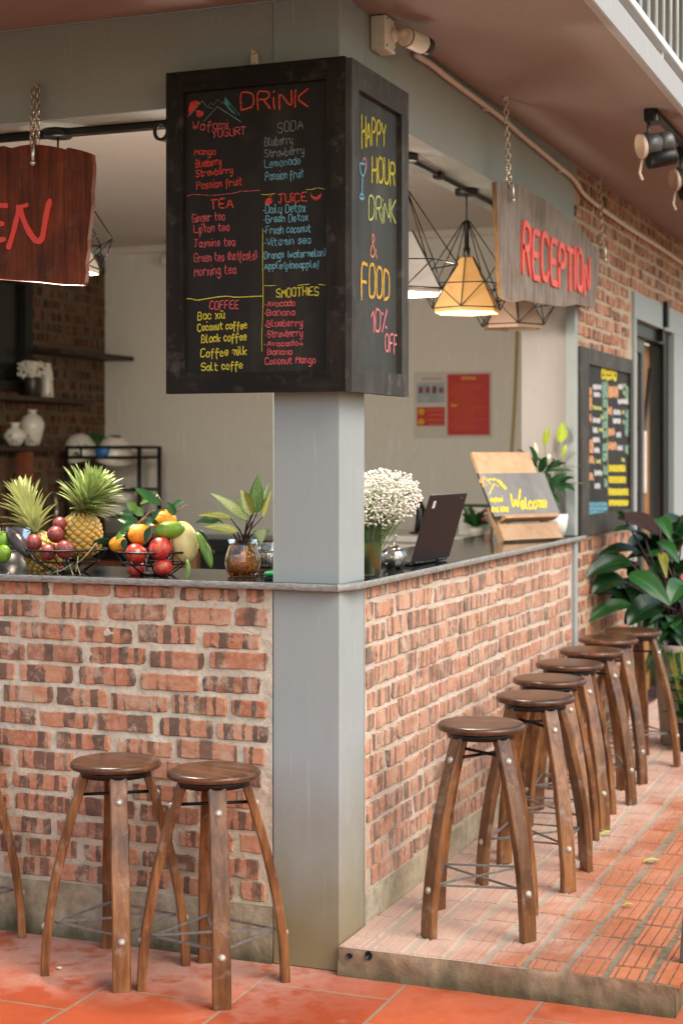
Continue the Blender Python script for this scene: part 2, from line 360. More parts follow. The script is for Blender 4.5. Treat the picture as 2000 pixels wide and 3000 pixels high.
def chalk(name, col, dens=.50):
    col = tuple(x*.88 for x in col[:3])+(1,); a = NM(name); p = a.pos(); n = a.noise(p, 420, 2, .6); n2 = a.noise(p, 60, 3)
    a.set(Base_Color=col, Roughness=.95, Specular_IOR_Level=.05)
    tr = a.n('BsdfTransparent'); f = a.ramp(a.math('ADD', a.math('MULTIPLY', n, .7), a.math('MULTIPLY', n2, .3)), [(dens-.12,.25),(dens,.95)])
    mx = a.n('MixShader', {0: f, 1: tr.outputs[0], 2: a.b.outputs[0]}); a.t.links.new(mx.outputs[0], a.out.inputs[0]); MT[name] = a.m
chalk('chalk_red', (.80,.10,.065,1)); chalk('chalk_pink', (.74,.135,.15,1)); chalk('chalk_blue', (.22,.50,.60,1)); chalk('chalk_grey', (.24,.30,.32,1)); chalk('chalk_yellow', (.80,.66,.07,1))
chalk('chalk_teal', (.10,.36,.40,1)); chalk('chalk_lime', (.62,.68,.22,1)); chalk('chalk_salmon', (.80,.30,.20,1)); chalk('chalk_orange', (.85,.50,.10,1)); chalk('chalk_rose', (.85,.28,.30,1)); chalk('chalk_white', (.72,.70,.72,1)); chalk('chalk_green', (.30,.50,.40,1)); chalk('chalk_apricot', (.85,.45,.24,1))
plain('paint_red', (.86,.045,.018,1), .35, 0, .05); plain('paint_coral', (.88,.13,.10,1), .6, 0, .14, 30)

def granite():
    a = NM('granite'); p = a.pos(); n = a.noise(p, 140, 3, .7); v = a.n('TexVoronoi', {'Vector': p, 'Scale': 160}).outputs[0]
    c = a.mix(a.ramp(n,[(.5,0),(.7,.6)]), (.012,.012,.012,1), (.06,.06,.055,1)); a.set(Base_Color=c, Roughness=.10, Specular_IOR_Level=.5); MT['granite'] = a.m
    a = NM('granite_edge'); p = a.pos(); n = a.noise(a.scale(p,(1,1,4)), 40, 5, .7)
    a.set(Base_Color=a.ramp(n,[(.3,(.14,.135,.12,1)),(.7,(.40,.385,.35,1))]), Roughness=.5); a.bump(n,.2,.002); MT['granite_edge'] = a.m
granite()
plain('iron', (.025,.024,.023,1), .5, .6, .3); plain('black_metal', (.010,.009,.008,1), .4, .3, .2); plain('steel_bar', (.20,.19,.175,1), .45, .35, .3, 40)
plain('zinc', (.50,.46,.38,1), .55, .6, .15, 60); plain('chain_metal', (.62,.50,.40,1), .35, .9, .3, 80); plain('hook_metal', (.74,.72,.66,1), .3, .9, .1)
plain('pvc', (.70,.555,.47,1), .45, 0, .05); plain('cctv_white', (.80,.73,.62,1), .4, 0, .05); plain('black_plastic', (.012,.012,.012,1), .35, 0, .1)
plain('spot_grey', (.11,.11,.105,1), .4, .4, .2); plain('spot_rim', (.66,.50,.38,1), .4, 0, .1); plain('rail_white', (.80,.79,.76,1), .45, 0, .04)
plain('porcelain', (.74,.72,.66,1), .2, 0, .03); plain('dark_pot', (.03,.022,.018,1), .35, 0, .2); plain('white_lam', (.66,.64,.60,1), .35, 0, .03); plain('blue_plastic', (.03,.15,.42,1), .3, 0, .2)
plain('laptop_black', (.014,.006,.005,1), .55, .1, .1); plain('paper', (.62,.60,.55,1), .7, 0, .03); plain('poster_red', (.52,.012,.008,1), .45, 0, .05); plain('poster_orange', (.62,.10,.015,1), .5, 0, .1); plain('poster_yellow', (.75,.42,.03,1), .5, 0, .1); plain('poster_blue', (.36,.42,.48,1), .6, 0, .2); plain('cord_yellow', (.48,.36,.13,1), .6, 0, .1)
plain('black_stone', (.006,.006,.006,1), .25, 0, .3); plain('room_floor', (.50,.40,.32,1), .5, 0, .1); plain('green_plastic', (.02,.42,.10,1), .35, 0, .05)
plain('alu_brown', (.10,.085,.075,1), .45, .3, .1); plain('stem_green', (.16,.17,.06,1), .5, 0, .3); plain('stem_dark', (.035,.014,.014,1), .5, 0, .4); plain('twig', (.17,.12,.055,1), .7, 0, .3); plain('straw', (.42,.36,.20,1), .7, 0, .2)
plain('terracotta', (.36,.30,.25,1), .8, 0, .15, 8); plain('soil', (.03,.02,.012,1), .95, 0, .3); plain('cork', (.20,.14,.08,1), .8, 0, .4); plain('timber_grey', (.09,.08,.075,1), .6, 0, .3)
plain('white_petal', (.86,.83,.74,1), .6, 0, .05); plain('spathe', (.33,.42,.035,1), .5, 0, .25, 12); plain('white_spathe', (.78,.78,.60,1), .5, 0, .1)
plain('red_petal', (.55,.03,.05,1), .5, 0, .3, 30)

def leafmat(name, c1, c2, vein, rough=.35, mott=None, mottc=None, trans=.18, pale_mid=0.0):
    a = NM(name); u = a.uvc(); su = a.sep(u); t = a.attr('tone'); p = a.obj()
    n1 = a.noise(p, 14, 4); c = a.mix(n1, c1, c2); c = a.mix(a.math('MULTIPLY', t, .5), c, tuple(x*.62 for x in c1[:3])+(1,))
    d = a.math('ABSOLUTE', a.math('SUBTRACT', su[1], .5))
    if mott:
        m = a.noise(a.scale(u, (22, 16, 1)), 1.0, 4, .7); m2 = a.noise(p, 80, 3)
        f = a.math('MULTIPLY', a.ramp(m, [(.46-.1*mott,0),(.56,1)]), a.ramp(d, [(.25,1),(.47,.1)])); c = a.mix(f, c, mottc)
    c = a.mix(a.ramp(d, [(.0,.8),(.035,0)]), c, vein)
    wv = a.n('TexWave', {'Vector': a.n('CombineXYZ', {0: a.math('SUBTRACT', su[0], a.math('MULTIPLY', d, .5)), 1: 0.0, 2: 0.0}).outputs[0], 'Scale': 7.0}).outputs[1]
    a.set(Base_Color=c, Roughness=rough, Specular_IOR_Level=.5); a.bump(wv, .10, .004)
    tl = a.n('BsdfTranslucent', {'Color': c}); mx = a.n('MixShader', {0: trans, 1: a.b.outputs[0], 2: tl.outputs[0]}); a.t.links.new(mx.outputs[0], a.out.inputs[0]); MT[name] = a.m
leafmat('leaf_dark', (.008,.034,.009,1), (.016,.058,.014,1), (.035,.085,.028,1), .22)
leafmat('leaf_mid', (.018,.085,.016,1), (.04,.14,.028,1), (.07,.17,.05,1), .28)
leafmat('leaf_bright', (.10,.24,.03,1), (.17,.32,.05,1), (.25,.36,.10,1), .32)
leafmat('leaf_red', (.028,.008,.005,1), (.05,.013,.008,1), (.06,.02,.014,1), .9, trans=.15)
leafmat('leaf_yellow', (.30,.30,.05,1), (.40,.38,.08,1), (.40,.42,.14,1), .35)
leafmat('leaf_lily', (.012,.058,.016,1), (.03,.10,.03,1), (.05,.13,.05,1), .24)
leafmat('aglao_green', (.02,.12,.022,1), (.045,.19,.035,1), (.10,.26,.06,1), .3, .6, (.30,.44,.16,1))
leafmat('aglao_pale', (.07,.20,.035,1), (.12,.27,.05,1), (.40,.46,.17,1), .32, 1.2, (.62,.64,.33,1))
leafmat('aglao_gold', (.06,.15,.02,1), (.12,.22,.03,1), (.30,.32,.06,1), .32, .9, (.52,.46,.09,1))
leafmat('crown_left', (.40,.47,.17,1), (.60,.62,.28,1), (.50,.55,.26,1), .5, trans=.15)
leafmat('crown_right', (.22,.33,.11,1), (.42,.50,.18,1), (.36,.42,.18,1), .5, trans=.15)
leafmat('fallen_leaf', (.50,.52,.10,1), (.60,.58,.18,1), (.60,.60,.25,1), .5, trans=.1)

def fruit(name, stops, sc=8, rough=.3, speck=None, spec=.5, bump=0.0, axis=True):
    a = NM(name); p = a.obj(); n = a.noise(p, sc, 5, .6); n2 = a.noise(p, sc*9, 3)
    c = a.ramp(n, stops)
    if speck: c = a.mix(a.ramp(n2, [(.6,0),(.68,.6)]), c, speck)
    a.set(Base_Color=c, Roughness=rough, Specular_IOR_Level=spec, Subsurface_Weight=.0)
    if bump: a.bump(n2, bump, .002)
    MT[name] = a.m
fruit('apple', [(.3,(.28,.006,.014,1)),(.5,(.46,.016,.024,1)),(.68,(.66,.16,.07,1))], 18, .34, (.60,.20,.12,1))
fruit('orange', [(.3,(.80,.27,.012,1)),(.7,(.88,.36,.025,1))], 12, .42, (.70,.22,.01,1), .4, .35)
fruit('passion', [(.3,(.11,.012,.016,1)),(.55,(.23,.035,.035,1)),(.75,(.34,.12,.10,1))], 26, .42, (.42,.24,.19,1))
fruit('mango', [(.3,(.10,.22,.012,1)),(.6,(.19,.34,.025,1)),(.8,(.26,.38,.05,1))], 16, .35, (.30,.42,.10,1))
fruit('melon', [(.3,(.76,.58,.22,1)),(.7,(.84,.69,.33,1))], 9, .5, (.80,.70,.40,1))
fruit('pod', [(.3,(.07,.16,.015,1)),(.7,(.17,.30,.04,1))], 30, .4)
fruit('eggplant', [(.3,(.035,.025,.03,1)),(.7,(.10,.085,.085,1))], 20, .18)
def pine():
    a = NM('pineapple_skin'); u = a.uvc(); t = a.attr('tone'); n = a.noise(a.obj(), 30, 4)
    c = a.ramp(t, [(0,(.62,.25,.018,1)),(.35,(.72,.36,.035,1)),(.7,(.52,.36,.07,1)),(1,(.40,.36,.12,1))])
    su = a.sep(u); c = a.mix(su[0], c, (.74,.48,.14,1)); c = a.mix(a.ramp(n,[(.35,.4),(.55,0)]), c, (.20,.12,.03,1))
    a.set(Base_Color=c, Roughness=.5); MT['pineapple_skin'] = a.m
    plain('pineapple_gap', (.15,.10,.018,1), .7, 0, .4, 40)
pine()
def vasemat():
    a = NM('painted_vase'); p = a.obj(); n = a.noise(p, 26, 4, .6); n2 = a.noise(p, 9, 3); z = a.sep(p)
    f = a.math('MULTIPLY', a.ramp(n,[(.58,0),(.63,1)]), a.ramp(n2,[(.46,0),(.56,1)]))
    a.set(Base_Color=a.mix(f, (.74,.72,.66,1), (.11,.085,.05,1)), Roughness=.18, Coat_Weight=.3); MT['painted_vase'] = a.m
vasemat()
def glass(name, tint=(1,1,1,1), refl=.5, rough=.03, body=.0):
    a = NM(name); fr = a.n('Fresnel', {'IOR': 1.5}).outputs[0]; g = a.n('BsdfGlossy', {'Color': (1,1,1,1), 'Roughness': rough}); tr = a.n('BsdfTransparent', {'Color': tint})
    f = a.math('ADD', a.math('MULTIPLY', fr, 1.4), refl*.08, clamp=True); mx = a.n('MixShader', {0: f, 1: tr.outputs[0], 2: g.outputs[0]}); a.t.links.new(mx.outputs[0], a.out.inputs[0])
    a.t.nodes.remove(a.b); MT[name] = a.m
glass('glass', (.93,.95,.93,1)); glass('pane', (.55,.52,.46,1), .6); 
def liquid(name, tint, col, k):
    a = NM(name); tr = a.n('BsdfTransparent', {'Color': tint}); tl = a.n('BsdfTranslucent', {'Color': col}); df = a.n('BsdfDiffuse', {'Color': col})
    x = a.n('MixShader', {0: .5, 1: tl.outputs[0], 2: df.outputs[0]}); y = a.n('MixShader', {0: k, 1: tr.outputs[0], 2: x.outputs[0]}); a.t.links.new(y.outputs[0], a.out.inputs[0]); a.t.nodes.remove(a.b); MT[name] = a.m
liquid('water', (.95,.84,.58,1), (.75,.46,.12,1), .22); liquid('water_green', (.86,.90,.52,1), (.62,.66,.16,1), .55); glass('cut_glass', (.88,.89,.87,1), 2.2, .02)
def roots():
    a = NM('jar_roots'); n = a.noise(a.obj(), 70, 4, .7); a.set(Base_Color=a.ramp(n,[(.3,(.55,.14,.015,1)),(.6,(.85,.33,.03,1)),(.8,(.85,.52,.16,1))]), Roughness=.5); MT['jar_roots'] = a.m
roots()
def shade(name, col, glow, k):
    a = NM(name); a.set(Base_Color=col, Roughness=.9, Specular_IOR_Level=.1, Emission_Color=glow, Emission_Strength=k); MT[name] = a.m
shade('shade_white', (.52,.45,.38,1), (1,.72,.45,1), .02); shade('shade_warm', (.40,.25,.11,1), (1,.40,.08,1), .13); shade('shade_plain', (.25,.17,.125,1), (1,.7,.5,1), 0.0)
# ---------------------------------------------------------------- the setting and the building
ZC, ZP, ZT, ZB, ZS = 1.1225, .083, 1.145, 2.588, 2.885         # slab underside, terrace, counter top, beam underside, soffit

def brick_panel(o, u, n, L, z0, z1, pitch=.0688, bl=.187, gap=.031, bh=.0505, res=.011, amp=.0042, out=.0035, seed=1, skip=None, margin=.03, thick=.10, top_rowlock=False, open_=None):
    """A wall face: bricks standing a few millimetres out of an uneven bed of mortar. o = lower corner on the wall plane, u along it, n outwards."""
    mb = MB(); rs = random.Random(seed); o, u, n = V(o), V(u), V(n)
    nu, nz = max(2, int(L/res)), max(2, int((z1-z0)/res)); vs = []
    inside = lambda a, z: open_ and open_[0] < a < open_[1] and open_[2] < z < open_[3]
    for j in range(nz+1):
        for i in range(nu+1):
            a = L*i/nu; z = z0+(z1-z0)*j/nz; p = o + u*a + UP*(z-o.z)
            h = noise.noise((a*17+seed*9, z*17, seed))*amp + noise.noise((a*46, z*46, seed+5))*amp*.6
            e = min(a, L-a, z-z0, z1-z); h *= min(1, e/.02)
            vs.append(p + n*(h-.0022*min(1, e/.02)))
    W = nu+1; fs = []
    for j in range(nz):
        for i in range(nu):
            if inside(L*(i+.5)/nu, z0+(z1-z0)*(j+.5)/nz): continue
            fs.append((j*W+i, j*W+i+1, (j+1)*W+i+1, (j+1)*W+i))
    mb.add(vs, fs, True, 0)
    if not open_:                                               # the body behind the face
        q = [o+u*a+UP*(z-o.z)-n*d for d in (.004, thick) for (a, z) in ((0,z0),(L,z0),(L,z1),(0,z1))]
        mb.add(q, [(4,5,6,7),(0,1,5,4),(1,2,6,5),(2,3,7,6),(3,0,4,7)], False, 0)
    row = 0; z = z0 + .012
    while z + bh*.6 < z1:
        rl = top_rowlock and z + pitch*1.02 > z1
        a = -rs.uniform(0, .12) - (0 if row % 2 else (bl+gap)/2)
        l_ = .105 if rl else bl; g_ = .012 if rl else gap
        while a < L:
            ll = l_*rs.uniform(.90, 1.06); a0, a1 = max(a, margin*rs.uniform(.5,1.4)), min(a+ll, L-margin*rs.uniform(.5,1.4))
            if a1-a0 > .045 and not inside((a0+a1)/2, z+bh/2) and not (open_ and open_[2] < z+bh/2 < open_[3] and a0 < open_[1] and a1 > open_[0]) and not (skip and rs.random() < skip):
                zz = z + rs.uniform(-.004, .004); h = min(bh*rs.uniform(.90, 1.08), z1-zz-.003)
                tl = rs.uniform(-.003, .003); pr = out*rs.uniform(.2, 1.5); jt = lambda: rs.uniform(-.003, .003)
                x0_, x1_, y0_, y1_ = a0, a1, zz, zz+h; per = []; kx = max(3, int((x1_-x0_)/.024)); ky = 3
                rr = lambda k_: rs.uniform(-k_, k_)
                for q in range(kx): per.append((x0_+(x1_-x0_)*q/kx+rr(.002), y0_+rr(.0020)+tl*q/kx))
                for q in range(ky): per.append((x1_+rr(.0028), y0_+tl+(y1_-y0_)*q/ky))
                for q in range(kx): per.append((x1_+(x0_-x1_)*q/kx+rr(.002), y1_+rr(.0020)+tl*(1-q/kx)))
                for q in range(ky): per.append((x0_+rr(.0022), y1_+(y0_-y1_)*q/ky))
                for q in (0, kx, kx+ky, 2*kx+ky):                    # worn corners
                    cxm, czm = (x0_+x1_)/2, (y0_+y1_)/2; d_ = rs.choice((0,.0006,.0012,.002,.005))*rs.uniform(.6,1.3); per[q] = (per[q][0]-math.copysign(d_, per[q][0]-cxm), per[q][1]-math.copysign(d_*.6, per[q][1]-czm))
                uo = (rs.uniform(0, 40), rs.uniform(0, 40)); tone = rs.random(); K = len(per); cx_, cz_ = (x0_+x1_)/2, (y0_+y1_)/2; ins = .0026; tx_, tz_ = rr(.02), rr(.03)
                W3 = lambda x, y, d_: o+u*x+UP*(y-o.z)+n*d_
                base = [W3(x, y, -.009) for x, y in per]; md = [W3(x, y, pr-.0022) for x, y in per]
                fr = [W3(x-math.copysign(min(ins,abs(x-cx_)*.2), x-cx_), y-math.copysign(min(ins,abs(y-cz_)*.3), y-cz_), pr+(x-cx_)*tx_+(y-cz_)*tz_) for x, y in per]
                uvs = [(x-a0+uo[0], y-zz+uo[1]) for x, y in per]
                mb.add(base+md+fr, [tuple(range(2*K, 3*K))]+[(q, (q+1)%K, K+(q+1)%K, K+q) for q in range(K)]+[(K+q, K+(q+1)%K, 2*K+(q+1)%K, 2*K+q) for q in range(K)], False, 1, tone, uvs*3)
            a += ll + g_*rs.uniform(.6, 1.4)
        z += pitch; row += 1
    return mb

# ground: one big sheet of terracotta tiles
g = MB(); N = 24
g.add([(-60,-60,-.03),(60,-60,-.03),(60,60,-.03),(-60,60,-.03)], [(0,1,2,3)])
tag(g.build('ground', MT['ground_earth'], origin=(0,0,-.03)), kind='structure')
g = MB(); g.box((-4.2,-2.4,-.029),(2.4,9,0)); tag(g.build('courtyard_floor', MT['yard_tile']), kind='structure')

# raised terrace beside the counter: bed of grout, grooved terracotta bricks, rough concrete edge
t = MB(); rs = random.Random(4)
X1, Y0, Y1 = .985, -.022, 7.6
def wob(x, y, z): return V((x, y, z)) + V((0, noise.noise((x*5, z*9, 1))*.010 + noise.noise((x*21, z*25, 2))*.005, noise.noise((x*6, y*6, 8))*.004))
nx, nz = 90, 9; vs = []
for j in range(nz+1):
    for i in range(nx+1): vs.append(wob(.004+(X1-.004)*i/nx, Y0 - (.008*(1-j/nz)), ZP*j/nz-.002*(j==0)))
t.add(vs, [(j*(nx+1)+i, j*(nx+1)+i+1, (j+1)*(nx+1)+i+1, (j+1)*(nx+1)+i) for j in range(nz) for i in range(nx)], True, 2)
ny = 300; vs = []
for j in range(ny+1):
    y = Y0 + (Y1-Y0)*j/ny
    for i in range(31):
        x = .004+(X1-.004)*i/30; p = V((x, y, ZP-.005*0+noise.noise((x*8, y*8, 3))*.0022-.001))
        if j == 0: p = wob(x, Y0, ZP)
        vs.append(p)
t.add(vs, [(j*31+i, j*31+i+1, (j+1)*31+i+1, (j+1)*31+i) for j in range(ny) for i in range(30)], True, 1)
t.add([(X1,Y0,-.002),(X1,Y1,-.002),(X1,Y1,ZP-.001),(X1,Y0,ZP-.001)], [(0,1,2,3)], False, 2)
k = 0
for k in range(9):
    x0 = .802 - .1165*k if k < 8 else .918
    y = Y0 + .012 + rs.uniform(-.12, 0)
    while y < Y1-.05:
        ln = .198*rs.uniform(.95,1.03); a, b = max(y, Y0+.008), min(y+ln, Y1); tone = rs.random(); dx = rs.uniform(-.004,.004); sk = rs.uniform(-.004,.004)
        if b-a > .03 and x0 > -.06:
            for (s0, s1) in ((0,.0125),(.0165,.0455),(.0485,.0775),(.0815,.095)):
                xa, xb = max(.006, x0+s0+dx), x0+s1+dx
                if xb - xa < .004: continue
                zt = ZP + rs.uniform(.0018,.0034); c = .0015
                bb = [(xa,a,ZP-.006),(xb,a,ZP-.006),(xb+sk,b,ZP-.006),(xa+sk,b,ZP-.006),(xa+c,a+c,zt),(xb-c,a+c,zt),(xb-c+sk,b-c,zt),(xa+c+sk,b-c,zt)]
                t.add(bb, [(4,5,6,7),(0,1,5,4),(1,2,6,5),(2,3,7,6),(3,0,4,7)], False, 0, tone)
        y += ln + rs.uniform(.010,.020)
tag(t.build('raised_pavement', [MT['paving_tile'], MT['paving_grout'], MT['step_concrete']]), kind='structure')
for (px, py, r) in ((1024, 2801, .0085), (1080, 2800, .0125)):   # two old pipe holes in the step
    q = at(px, py, 1, -.034); m = MB(); M = Matrix.Translation(q) @ axes((0,-1,0)).to_4x4()
    m.lathe([(r*1.0,.000),(r*1.0,.004),(r*.82,.0045),(r*.8,-.004),(.0002,-.0045)], 18, M, cap=False, rad=lambda g_, z_: 1+.12*sin(2*g_+r*900))
    tag(m.build('drain_pipe', MT['black_plastic'], origin=q), 'small dark drain hole in the concrete step' if r < .01 else 'larger dark drain hole in the concrete step', 'drain', 'drain holes in the step')

# corner column
m = MB(); m.box((-.217, 0, 0), (0, .205, ZS), ch=.004)
tag(m.build('corner_column', MT['grey_paint'], origin=(-.108,.10,0)), 'grey painted square concrete column at the corner of the counter', 'column')

# brick walls under the counter
w1 = thing('counter_wall', 'brick counter wall facing the front courtyard, left of the grey column', 'wall', (-1.5,.05,0), group='brick walls under the counter')
brick_panel((-2.7,0,.172), (1,0,0), (0,-1,0), 2.483, .172, ZC, seed=3, skip=.012, margin=.022, amp=.0045, out=.0042, bl=.195, gap=.021, bh=.0525).build('brickwork', [MT['mortar'], MT['brick']], w1).location = (1.5,-.05,0)
m = MB(); vs = []; nx, nz = 200, 14
for j in range(nz+1):
    for i in range(nx+1):
        x = -2.7+2.483*i/nx; z = .172*j/nz; vs.append((x, -.006+noise.noise((x*9, z*9, 4))*.003, z))
m.add(vs, [(j*(nx+1)+i, j*(nx+1)+i+1, (j+1)*(nx+1)+i+1, (j+1)*(nx+1)+i) for j in range(nz) for i in range(nx)], True)
m.box((-2.7,-.002,0),(-.218,.10,.1718)); m.add([(-2.7,-.006,.172),(-.217,-.006,.172),(-.217,.004,.174),(-2.7,.004,.174)], [(0,1,2,3)])
m.build('plinth', MT['plinth'], w1).location = (1.5,-.05,0)
w2 = thing('counter_wall', 'brick counter wall behind the row of seven stools, right of the grey column', 'wall', (-.05,1.6,0), group='brick walls under the counter')
brick_panel((0,.205,.178), (0,1,0), (1,0,0), 2.725, .178, ZC, seed=11, margin=.012, top_rowlock=True, bl=.198, gap=.017, bh=.0535, amp=.0042, out=.0045).build('brickwork', [MT['side_mortar'], MT['side_brick']], w2).location = (.05,-1.6,0)
m = MB(); m.box((-.10,.206,ZP-.02),(.005,2.93,.1775), ch=.002); m.build('plinth', MT['plinth'], w2).location = (.05,-1.6,0)

# dark granite slab on both walls
out = [(-2.7,-.032),(.002,-.032),(.034,.075),(.034,3.075),(-.02,3.075),(-.02,2.985),(-.42,2.985),(-.42,.40),(-2.7,.40)]
m = MB(); N = len(out)
m.add([(x,y,ZT) for x,y in out]+[(x,y,ZC) for x,y in out], [tuple(range(N)), tuple(range(2*N-1,N-1,-1))], False, 0)
for i in range(N):
    a, b = V(out[i]+(0,)), V(out[(i+1)%N]+(0,)); k_ = max(2, int((b-a).length/.02)); nn = V((b.y-a.y, a.x-b.x, 0)).normalized(); vs = []
    for j, (dz, dn) in enumerate(((ZT-.0005,-.0005),(ZT-.003,.0015),(ZC+.003,.0015),(ZC+.0005,-.0005))):
        for q in range(k_+1):
            p = a.lerp(b, q/k_); vs.append((p.x+nn.x*(dn+noise.noise((p.x*30,p.y*30,dz*90))*.0012), p.y+nn.y*(dn+noise.noise((p.x*30,p.y*30,dz*90))*.0012), dz))
    m.add(vs, [(j*(k_+1)+q, j*(k_+1)+q+1, (j+1)*(k_+1)+q+1, (j+1)*(k_+1)+q) for j in range(3) for q in range(k_)], True, 1)
tag(m.build('counter_top', [MT['granite'], MT['granite_edge']], origin=(0,0,ZT)), 'long polished dark granite bar top running round the column', 'counter')

# beams over the openings, slab of the balcony, soffit
m = MB(); m.box((-2.9,.001,ZB),(-.2172,.166,ZS-.001), ch=.003); tag(m.build('beam', MT['beam_paint'], origin=(-1.5,.08,ZB)), 'grey concrete beam over the front opening behind the drink board', 'beam', 'grey beams over the openings')
m = MB(); m.box((-.226,.2052,ZB),(-.001,2.99,ZS-.001), ch=.003); tag(m.build('beam', MT['beam_paint'], origin=(-.1,1.6,ZB)), 'grey concrete beam over the side opening above the pendant lamps', 'beam', 'grey beams over the openings')
bal = thing('balcony', 'white balcony edge with a barred railing above the side walkway', 'balcony', (.64,2,ZS))
def sub(mb, name, mt, par, lab=None): o = mb.build(name, MT[mt], par, lab); o.location = -V(par.location); return o
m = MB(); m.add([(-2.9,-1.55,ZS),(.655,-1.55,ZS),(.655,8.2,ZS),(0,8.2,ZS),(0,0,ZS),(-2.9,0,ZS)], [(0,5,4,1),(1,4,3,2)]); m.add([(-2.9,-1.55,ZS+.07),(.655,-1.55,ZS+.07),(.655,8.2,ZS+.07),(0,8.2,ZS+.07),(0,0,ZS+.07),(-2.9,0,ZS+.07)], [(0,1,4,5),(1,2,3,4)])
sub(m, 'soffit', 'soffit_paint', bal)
m = MB(); m.box((.655,-1.59,ZS-.012),(.685,8.2,ZS+.088), ch=.004); m.box((-2.9,-1.59,ZS-.012),(.655,-1.55,ZS+.088), ch=.004); sub(m, 'fascia', 'fascia_paint', bal)
m = MB(); m.box((.635,-1.55,ZS+.150),(.672,8.2,ZS+.180), ch=.003); sub(m, 'bottom_rail', 'rail_white', bal)
m = MB(); m.box((.628,-1.55,ZS+1.05),(.680,8.2,ZS+1.10), ch=.004); sub(m, 'top_rail', 'rail_white', bal)
for y in (-1.5, -.6, .5, 1.62, 2.74, 3.86, 4.98, 6.1, 7.2):
    m = MB(); m.box((.637,y,ZS+.0705),(.655,y+.018,ZS+.1495)); sub(m, 'post', 'rail_white', bal)
y = -1.5
while y < 8.1:
    m = MB(); m.tube([(.6535,y,ZS+.18),(.6535,y,ZS+1.05)], .0062, 8); sub(m, 'baluster', 'rail_white', bal); y += .150
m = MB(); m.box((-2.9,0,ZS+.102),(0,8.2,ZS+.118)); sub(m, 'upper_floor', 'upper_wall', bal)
m = MB(); m.box((-2.9,0,ZS+.12),(-.25,15,ZS+2.6)); tag(m.build('upper_wall', MT['upper_wall'], origin=(-1,4,ZS+.2)), 'wall of the storey above, coloured dark for its shade, seen through the balcony bars', 'wall')
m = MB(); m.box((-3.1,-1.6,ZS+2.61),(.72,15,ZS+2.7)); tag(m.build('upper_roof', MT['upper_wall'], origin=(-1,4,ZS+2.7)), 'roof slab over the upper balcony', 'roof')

# end of the side opening: grey jamb strip, pale pier, brick end wall with a door opening
m = MB(); m.box((-.03,2.932,ZP),(.018,2.984,ZC-.001), ch=.003); m.box((-.03,2.932,ZT+.001),(.018,2.984,ZB-.001), ch=.003)
tag(m.build('jamb_strip', MT['grey_paint'], origin=(0,2.95,ZP)), 'narrow grey upright strip at the far end of the counter', 'post')
m = MB(); m.box((-.253,2.9855,0),(-.032,3.28,ZS-.002)); m.box((-.0318,2.9858,ZT+.002),(-.006,3.2,ZB-.002)); tag(m.build('end_pier', MT['pier_paint'], origin=(-.13,3.1,0)), 'pale pinkish plastered pier behind the welcome sign', 'wall')
ew = thing('end_wall', 'brick wall around the door at the far right', 'wall', (0,4.5,ZP))
o = brick_panel((0,2.986,ZP), (0,1,0), (1,0,0), 4.9, ZP, ZS-.002, seed=21, res=.022, amp=.004, margin=.0, open_=(4.36-2.986, 6.12-2.986, -1, 2.41)).build('brickwork', [MT['end_mortar'], MT['end_brick']], ew); o.location = (0,-4.5,-ZP)
m = MB(); m.box((-.2,3.3,ZP),(-.012,4.34,ZS-.003)); m.box((-.2,6.14,ZP),(-.012,7.9,ZS-.003)); m.box((-.2,4.34,2.42),(-.012,6.14,ZS-.003)); sub(m, 'wall_core', 'end_mortar', ew)
# sliding door
d = thing('sliding_door', 'brown framed sliding glass door in a grey surround beyond the menu board', 'door', (0,5.2,ZP))
m = MB(); m.box((-.14,4.352,ZP),(.014,4.415,2.272)); m.box((-.14,5.60,ZP),(.014,6.13,2.272)); m.box((-.14,4.352,2.274),(.014,6.13,2.415)); sub(m, 'door_frame', 'grey_paint', d)
m = MB(); m.box((-.10,4.416,2.195),(-.02,5.598,2.2725)); sub(m, 'track', 'black_metal', d)
m = MB()
for (a,b,c_,e) in ((4.417,4.47,ZP,2.194),(4.86,4.95,ZP,2.194)): m.box((-.075,a,c_),(-.045,b,e))
m.box((-.075,4.4702,2.11),(-.045,4.8598,2.194)); m.box((-.075,4.4702,ZP),(-.045,4.8598,.30)); lf = sub(m, 'door_leaf', 'alu_brown', d)
m = MB(); m.box((-.063,4.4705,.301),(-.057,4.8595,2.109)); o = m.build('glass_pane', MT['pane'], lf)
m = MB(); m.box((-.056,4.4708,1.28),(-.0545,4.66,1.70)); m.build('paper_notice', MT['paper'], lf)
m = MB(); m.box((-.045,4.895,1.30),(-.028,4.925,1.66), ch=.003); m.build('handle', MT['rail_white'], lf)
m = MB(); m.box((-.045,5.44,ZP),(-.02,5.598,2.194)); sub(m, 'side_stile', 'black_metal', d)
m = MB(); m.box((.0145,5.21,2.285),(.045,5.27,2.44), ch=.004); m.box((-.02,5.225,2.20),(.0145,5.255,2.284)); sub(m, 'door_closer', 'black_metal', d)
m = MB(); m.box((-.132,4.9,ZP),(-.112,5.5,2.19), ch=.002); sub(m, 'inner_leaf', 'door_wood', d)
A, B = V((-.100,5.42,2.05)), V((-.098,5.06,1.25)); m = MB(); m.tube([A, A.lerp(B,.5)+V((0,-.01,0)), B], .014, 6); tag(m.build('strap', MT['dark_pot'], origin=A), 'dark diagonal strap hanging inside the doorway', 'strap')

